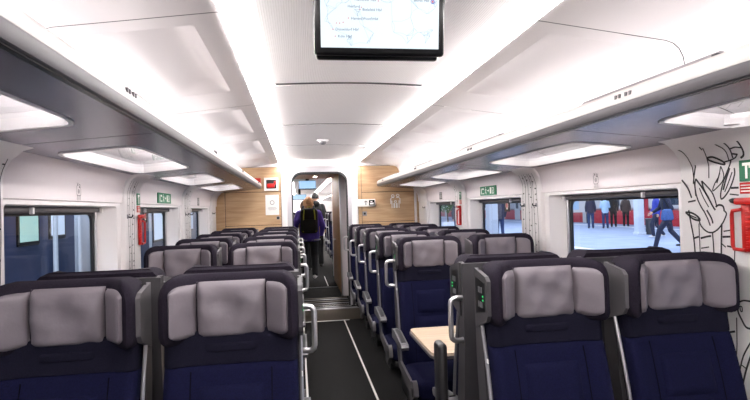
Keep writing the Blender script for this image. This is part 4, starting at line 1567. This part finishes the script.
for k in range(-6, 16):
    o = k * 5.4
    if k not in (0, 1):
        train_pane(6.15 + o, 7.4 + o, 1.0, 1.75, (MINT, PALEWIN, TRAINWIN)[k % 3])
        train_pane(9.0 + o, 10.6 + o, 1.0, 1.75, (TRAINWIN, TRAINWIN, PALEWIN)[k % 3])
    mb = MB()
    mb.box(1.28, 1.33, 7.6 + o - 9, 8.25 + o - 9, 0.6, 3.3, 0.02, 2)
    mb.build('door_panel', CONCR, t, 40)
train_pane(6.17, 6.57, 1.18, 1.72, MINT)
train_pane(6.90, 7.26, 1.22, 1.72, PALEWIN)
train_pane(4.6, 5.8, 1.0, 1.75, TRAINWIN)
train_pane(8.7, 9.6, 1.0, 1.75, TRAINWIN)
train_pane(11.5, 12.3, 0.9, 1.75, PALEWIN)
train_pane(14.3, 15.6, 1.0, 1.75, PALEWIN)
mb = MB()
mb.box(-1.1, 1.1, -23, 39, 0.0, 0.3)
mb.build('underframe', BLACK, t)
mb = MB()
mb.box(-12, 1.62, -20, 90, -1.25, -1.0)
struct(mb.build('track_bed', mat('ballast', (70, 68, 68), 0.9, var=0.4, vscale=8)))
mb = MB()
mb.box(19.9, 30, -20, 90, -1.25, -1.1)
struct(mb.build('track_bed', bpy.data.materials['ballast']))

# ------------------------------------------------------------------ people
def limb(mb, pts, rads, n=10):
    P, R = [], []
    for i in range(len(pts) - 1):
        a, b = Vector(pts[i]), Vector(pts[i + 1])
        for k in range(4):
            P.append(a.lerp(b, k / 4))
            R.append(rads[i] + (rads[i + 1] - rads[i]) * k / 4)
    P.append(Vector(pts[-1]))
    R.append(rads[-1])
    mb.tube(P, R, n)
    for p, r in zip(pts, rads):
        mb.ell(p, (r, r, r), 10, 6)


def torso(mb, secs, n=16):
    """secs: (centre, half width, half depth)"""
    rings = []
    for c, w, d in secs:
        rings.append([(c[0] + w * math.cos(2 * math.pi * k / n), c[1] + d * math.sin(2 * math.pi * k / n), c[2]) for k in range(n)])
    mb.rings(rings, True, True)


def fuse(mb, name, m, parent, voxel, smooth=4):
    """melt overlapping pieces into one continuous skin"""
    o = mb.build('raw', None)
    r = o.modifiers.new('r', 'REMESH')
    r.mode = 'VOXEL'
    r.voxel_size = voxel
    s = o.modifiers.new('s', 'SMOOTH')
    s.factor = 0.5
    s.iterations = smooth
    dg = bpy.context.evaluated_depsgraph_get()
    me = bpy.data.meshes.new_from_object(o.evaluated_get(dg))
    bpy.data.objects.remove(o)
    me.materials.clear()
    me.materials.append(m)
    me.name = name
    me.polygons.foreach_set('use_smooth', [True] * len(me.polygons))
    ob = bpy.data.objects.new(name, me)
    COL.objects.link(ob)
    ob.parent = parent
    return ob


STAND = dict(lsh=(-.17, 0, 1.39), lel=(-.225, -.03, 1.12), lwr=(-.22, .05, .88), rsh=(.17, 0, 1.39), rel=(.225, -.03, 1.12), rwr=(.22, .05, .88),
             lhp=(-.085, 0, .90), lkn=(-.095, .015, .49), lan=(-.10, -.02, .08), rhp=(.085, 0, .90), rkn=(.095, .015, .49), ran=(.10, -.02, .08), lean=0.0)
WALK = dict(STAND, lkn=(-.09, .17, .52), lan=(-.09, .12, .10), rkn=(.09, -.02, .49), ran=(.09, -.24, .13), lel=(-.23, -.10, 1.14), lwr=(-.22, -.04, .90), rel=(.23, .03, 1.12), rwr=(.21, .16, .92))
STRIDE = dict(STAND, lkn=(-.09, .25, .53), lan=(-.09, .36, .09), rkn=(.09, -.08, .50), ran=(.09, -.36, .15), lel=(-.24, -.10, 1.12), lwr=(-.22, .05, .92), rel=(.22, .08, 1.13), rwr=(.16, .26, 1.02), lean=0.08)
HANDSUP = dict(STAND, lel=(-.22, .04, 1.12), lwr=(-.12, .22, 1.12), rel=(.22, .04, 1.12), rwr=(.12, .22, 1.15))


def person(label, loc, rz, H, pose, top, legs, shoes, hair, hairstyle='short', group=None, vox=0.011, hood=False, hem=None, bulk=1.0, hairk=1.0):
    """faces +y in its own frame"""
    t = thing('person', label, 'person', loc, rz, group)
    k = H / 1.70
    p = {a: (Vector(b) * k if isinstance(b, tuple) else b) for a, b in pose.items()}
    lean = p['lean']
    sh = Vector((0, lean, 0))
    for a in ('lsh', 'rsh', 'lel', 'rel', 'lwr', 'rwr'):
        p[a] = p[a] + sh
    V = lambda x, y, z: Vector((x * k, y * k + lean * max(0, (z - 0.9) / 0.5), z * k))
    hc = V(0, 0.035, 1.585)
    body = MB()
    torso(body, [(V(0, 0, .84), .10 * k, .085 * k), (V(0, 0, .90), .155 * k, .105 * k), (V(0, 0, 1.02), .145 * k, .10 * k), (V(0, .0, 1.12), .135 * k, .095 * k), (V(0, .0, 1.25), .155 * k, .105 * k), (V(0, -.005, 1.36), .16 * k, .095 * k), (V(0, -.01, 1.42), .12 * k, .075 * k), (V(0, -.005, 1.46), .06 * k, .06 * k)])
    limb(body, [V(0, -.005, 1.42), V(0, .01, 1.52)], [.056 * k, .052 * k])
    # head: skull, jaw, chin, nose, ears
    body.ell(hc + V(0, -.012, .02) - V(0, 0, 0), (.074 * k, .095 * k, .095 * k), 16, 12)
    body.ell(hc + Vector((0, .03, -.045)) * k, (.056 * k, .062 * k, .066 * k), 14, 10)
    body.ell(hc + Vector((0, .068, -.092)) * k, (.024 * k, .022 * k, .020 * k))
    body.tube([hc + Vector((0, .082, .012)) * k, hc + Vector((0, .098, -.018)) * k, hc + Vector((0, .112, -.036)) * k], [.010 * k, .013 * k, .014 * k], 8)
    for s in (-1, 1):
        body.ell(hc + Vector((s * .077, -.005, -.012)) * k, (.012 * k, .020 * k, .031 * k))
    tops, pants = MB(), MB()
    for s, c in ((-1, 'l'), (1, 'r')):
        shd, el, wr = p[c + 'sh'], p[c + 'el'], p[c + 'wr']
        limb(body, [shd, el, wr], [.048 * k, .038 * k, .027 * k])
        d = (wr - el).normalized()
        # hand: palm, four curled fingers, thumb from the side of the palm
        side = Vector((0, 1, 0)) - d * d.y
        side.normalize()
        inw = d.cross(side) * s
        if inw.x * s > 0:
            inw = -inw
        pc = wr + d * .045 * k
        limb(body, [wr, pc, wr + d * .08 * k + side * .012 * k], [.024 * k, .026 * k, .022 * k], 8)
        limb(body, [wr + d * .05 * k - side * .012 * k, wr + d * .082 * k - side * .018 * k], [.020 * k, .018 * k], 8)
        for i, (off, ln) in enumerate(((.030, .070), (.011, .080), (-.009, .074), (-.028, .056))):
            b0 = wr + d * .078 * k + side * off * k
            b1 = b0 + (d * .9 + inw * .25) * ln * .5 * k
            b2 = b1 + (d * .6 + inw * .8) * ln * .5 * k
            body.tube([b0, b1, b2], [.0095 * k, .009 * k, .0075 * k], 7)
        b0 = wr + d * .03 * k + side * .022 * k
        b1 = b0 + (d * .55 + side * .75 + inw * .2) * .034 * k
        b2 = b1 + (d * .85 + side * .2 + inw * .35) * .032 * k
        body.tube([b0, b1, b2], [.012 * k, .011 * k, .009 * k], 7)
        limb(tops, [shd + Vector((-s * .02, 0, -.01)) * k, el, wr - d * .012 * k], [.074 * k, .058 * k, .044 * k])
        hp, kn, an = p[c + 'hp'], p[c + 'kn'], p[c + 'an']
        limb(body, [hp, kn, an], [.078 * k, .052 * k, .036 * k])
        limb(pants, [hp, kn, an + Vector((0, 0, .01))], [.098 * k, .070 * k, .058 * k])
        foot = MB()
        foot.ell(an + Vector((0, -.005, -.025)) * k, (.042 * k, .055 * k, .050 * k))
        foot.ell(an + Vector((s * .008, .075, -.042)) * k, (.046 * k, .105 * k, .034 * k))
        foot.ell(an + Vector((s * .008, .12, -.048)) * k, (.044 * k, .060 * k, .026 * k))
        foot.ell(an + Vector((0, -.03, -.050)) * k, (.036 * k, .045 * k, .028 * k))
        limb(body, [an, an + Vector((s * .006, .09, -.045)) * k], [.034 * k, .026 * k])
        fuse(foot, 'shoe', shoes, t, vox, 3)
    fuse(body, 'body', SKIN, t, min(vox, 0.009), 3)
    torso(tops, [(V(0, 0, .80), .165 * k, .125 * k), (V(0, 0, .90), .182 * k, .135 * k), (V(0, 0, 1.05), .172 * k, .130 * k), (V(0, 0, 1.20), .178 * k, .132 * k), (V(0, -.005, 1.33), .188 * k, .128 * k), (V(0, -.01, 1.40), .160 * k, .105 * k), (V(0, -.01, 1.45), .10 * k, .085 * k), (V(0, -.008, 1.49), .078 * k, .076 * k)])
    tops.v = [(x * bulk, y * (1 + (bulk - 1) * .6), z) for x, y, z in tops.v]
    if hood:
        tops.ell(V(0, -.10, 1.45), (.10 * k, .06 * k, .075 * k))
    jk = fuse(tops, 'jacket', top, t, vox)
    torso(pants, [(V(0, 0, .78), .12 * k, .10 * k), (V(0, 0, .86), .165 * k, .118 * k), (V(0, 0, .95), .160 * k, .115 * k), (V(0, 0, 1.0), .150 * k, .11 * k)])
    pants.v = [(x * (1 + (bulk - 1) * .5), y, z) for x, y, z in pants.v]
    fuse(pants, 'trousers', legs, t, vox)
    if hem:
        mb = MB()
        n = 24
        mb.rings([[(bulk * r * (.184) * k * math.cos(2 * math.pi * i / n), r * .137 * k * math.sin(2 * math.pi * i / n), z * k) for i in range(n)] for r, z in ((1.02, .815), (1.04, .83), (1.02, .845))])
        mb.build('jacket_hem', hem, jk, 60)
    # hair
    hb = MB()
    n = 18
    rows = []
    for i in range(10):
        th = math.pi * 0.62 * i / 9
        row = []
        for j in range(n):
            ph = 2 * math.pi * j / n
            front = max(0, math.sin(ph))
            tt = th * (1 - 0.42 * front)
            rr = 1.10 + 0.03 * math.sin(7 * ph + 3 * i)
            row.append(hc + Vector((.078 * rr * math.sin(tt) * math.cos(ph), -.012 + .099 * rr * math.sin(tt) * math.sin(ph), .022 + .098 * rr * math.cos(tt))) * k)
        rows.append(row)
    hb.rings(rows, True, True)
    if hairstyle == 'long':
        hb.ell(hc + Vector((0, -.065, -.07)) * k, (.088 * k, .055 * k, .12 * k), 14, 10)
        for i in range(14):
            a = -2.8 + i * 0.19
            q = hc + Vector((.085 * math.cos(a), .075 * math.sin(a) - .01, .03 + .05 * math.sin(i * 2.3))) * k
            hb.tube([q, q + Vector((.02 * math.cos(a * 3), -.012, -.07)) * k, q + Vector((.012 * math.cos(i * 2.0), -.004, -.15)) * k], [.020 * k, .018 * k, .009 * k], 6)
        hb.ell(hc + Vector((-.055, -.03, -.08)) * k, (.035 * k, .05 * k, .10 * k), 10, 8)
        hb.ell(hc + Vector((.055, -.03, -.08)) * k, (.035 * k, .05 * k, .10 * k), 10, 8)
    if hairstyle == 'bun':
        hb.ell(hc + Vector((0, -.075, .07)) * k, (.055 * k, .05 * k, .05 * k), 12, 8)
        hb.ell(hc + Vector((0, -.085, -.04)) * k, (.06 * k, .035 * k, .07 * k), 12, 8)
    hb.v = [tuple(hc + (Vector(v) - hc) * hairk) for v in hb.v]
    fuse(hb, 'hair', hair, t, vox * 0.8, 2)
    # eyes and mouth
    for s in (-1, 1):
        mb = MB()
        mb.ell(hc + Vector((s * .030, .079, -.002)) * k, (.012 * k, .007 * k, .006 * k), 8, 6)
        mb.build('eye', INK, t, 60)
    mb = MB()
    mb.ell(hc + Vector((0, .090, -.064)) * k, (.022 * k, .007 * k, .006 * k), 10, 6)
    mb.build('mouth', DRED, t, 60)
    return t, p, k


def backpack(label, loc, rz, k, main, trim, cat='backpack'):
    t = thing('backpack', label, cat, loc, rz)
    mb = MB()
    mb.box(-.145 * k, .145 * k, -.17 * k, 0, 0, .43 * k, .055 * k, 4)
    b = mb.build('main_pocket', main, t, 60)
    mb = MB()
    mb.box(-.115 * k, .115 * k, -.215 * k, -.15 * k, .03 * k, .24 * k, .03 * k, 3)
    mb.build('front_pocket', main, t, 60)
    for s in (-1, 1):
        mb = MB()
        mb.tube([(s * .085 * k, -.165 * k, .40 * k), (s * .095 * k, -.185 * k, .30 * k), (s * .10 * k, -.19 * k, .12 * k), (s * .105 * k, -.175 * k, .03 * k)], .011 * k, 6)
        mb.build('side_strap', trim, t, 60)
        mb = MB()
        mb.tube([(s * .08 * k, -.02 * k, .40 * k), (s * .085 * k, .04 * k, .47 * k), (s * .095 * k, .12 * k, .47 * k), (s * .11 * k, .245 * k, .40 * k), (s * .125 * k, .265 * k, .25 * k), (s * .14 * k, .18 * k, .08 * k), (s * .13 * k, -.02 * k, .05 * k)], .014 * k, 6)
        mb.build('shoulder_strap', main, t, 60)
    mb = MB()
    mb.tube([(-.03 * k, -.05 * k, .425 * k), (-.02 * k, -.05 * k, .455 * k), (.02 * k, -.05 * k, .455 * k), (.03 * k, -.05 * k, .425 * k)], .007 * k, 6)
    mb.build('grab_loop', trim, t, 60)
    return t


# aboard, beyond the doorway
person('person in a purple jacket and black trousers walking away through the doorway', (-0.10, 9.86, 0.147), 0.0, 1.52, WALK, PURPLE, BLKCLOTH, SHOEW, BLOND, 'long', vox=0.009, hem=LGREY, bulk=1.22, hairk=1.15)
backpack('black backpack with yellow green straps on the back of the purple jacket', (-0.10, 9.67, 1.02), 0.0, 1.06, BLKCLOTH, YELLOW)
person('person with black hair in a black hooded jacket ahead of the purple jacket', (0.10, 12.0, 0.147), 0.0, 1.68, STAND, BLKCLOTH, BLKCLOTH, SHOED, BLKHAIR, hood=True)
person('person in a brown coat half hidden left of the purple jacket', (-0.16, 11.32, 0.147), 0.0, 1.50, STAND, BRNCOAT, BLKCLOTH, SHOED, BRNHAIR, 'long')
person('person in a dark red top far along the aisle beyond the doorway', (0.15, 13.4, 0.147), 0.2, 1.52, STAND, DRED, BLKCLOTH, SHOED, BRNHAIR)

# on the platform, seen through the right windows
PG = -0.02
person('person in a navy coat and jeans, leftmost on the platform in the near window', (15.74, 26.9, PG), -0.5, 1.80, STAND, NAVYCOAT, DENIM, SHOED, BRNHAIR)
person('person in a pale blue jacket and jeans standing on the platform', (16.3, 26.4, PG), -0.4, 1.76, HANDSUP, LBLUE, DENIM, SHOED, BRNHAIR)
person('person in a black coat right of the pale blue jacket on the platform', (17.5, 27.5, PG), -0.5, 1.80, STAND, BLKCLOTH, BLKCLOTH, SHOED, BLKHAIR)
person('person in a brown coat on the platform left of the pale column', (18.4, 27.7, PG), -0.8, 1.78, STAND, BRNCOAT, BLKCLOTH, SHOED, BRNHAIR)
person('person in a vivid blue jacket and pale shoes walking behind the shoulder bag carrier', (13.4, 18.4, PG), 1.1, 1.78, WALK, CARBLUE, NAVYCOAT, SHOEW, BRNHAIR)
st, sp2, sk = person('person in a dark coat striding along the platform with a blue shoulder bag', (10.55, 14.05, PG), -0.65 + math.pi / 2 + 0.25, 1.84, STRIDE, NAVYCOAT, NAVYCOAT, SHOED, BLKHAIR)
b = thing('shoulder_bag', 'large blue shoulder bag carried at the hip of the striding person', 'bag', (10.20, 13.64, 0.86), 0.35)
mb = MB()
mb.box(-.24, .24, -.09, .09, 0, .32, .07, 4)
mb.v = [(x * (1 - 0.25 * z / .32), y * (1 - 0.4 * z / .32), z) for x, y, z in mb.v]
mb.build('bag_body', BAGBLUE, b, 60)
mb = MB()
mb.tube([(-.16, 0, .28), (-.12, .06, .42), (-.02, .12, .62), (.06, .12, .60), (.13, .06, .42), (.16, 0, .28)], .014, 7)
mb.build('strap', BLKCLOTH, b, 60)
person('person in a black coat standing close outside the second right window', (6.1, 13.2, PG), -0.9, 1.80, STAND, BLKCLOTH, DENIM, SHOED, BLKHAIR)
person('person in a navy coat farther back outside the second right window', (7.9, 20.5, PG), -0.3, 1.78, WALK, NAVYCOAT, DENIM, SHOED, BRNHAIR)
person('person in a grey coat on the platform outside the third right window', (6.6, 22.0, PG), -0.4, 1.74, STAND, GREYCOAT, DENIM, SHOED, BRNHAIR)
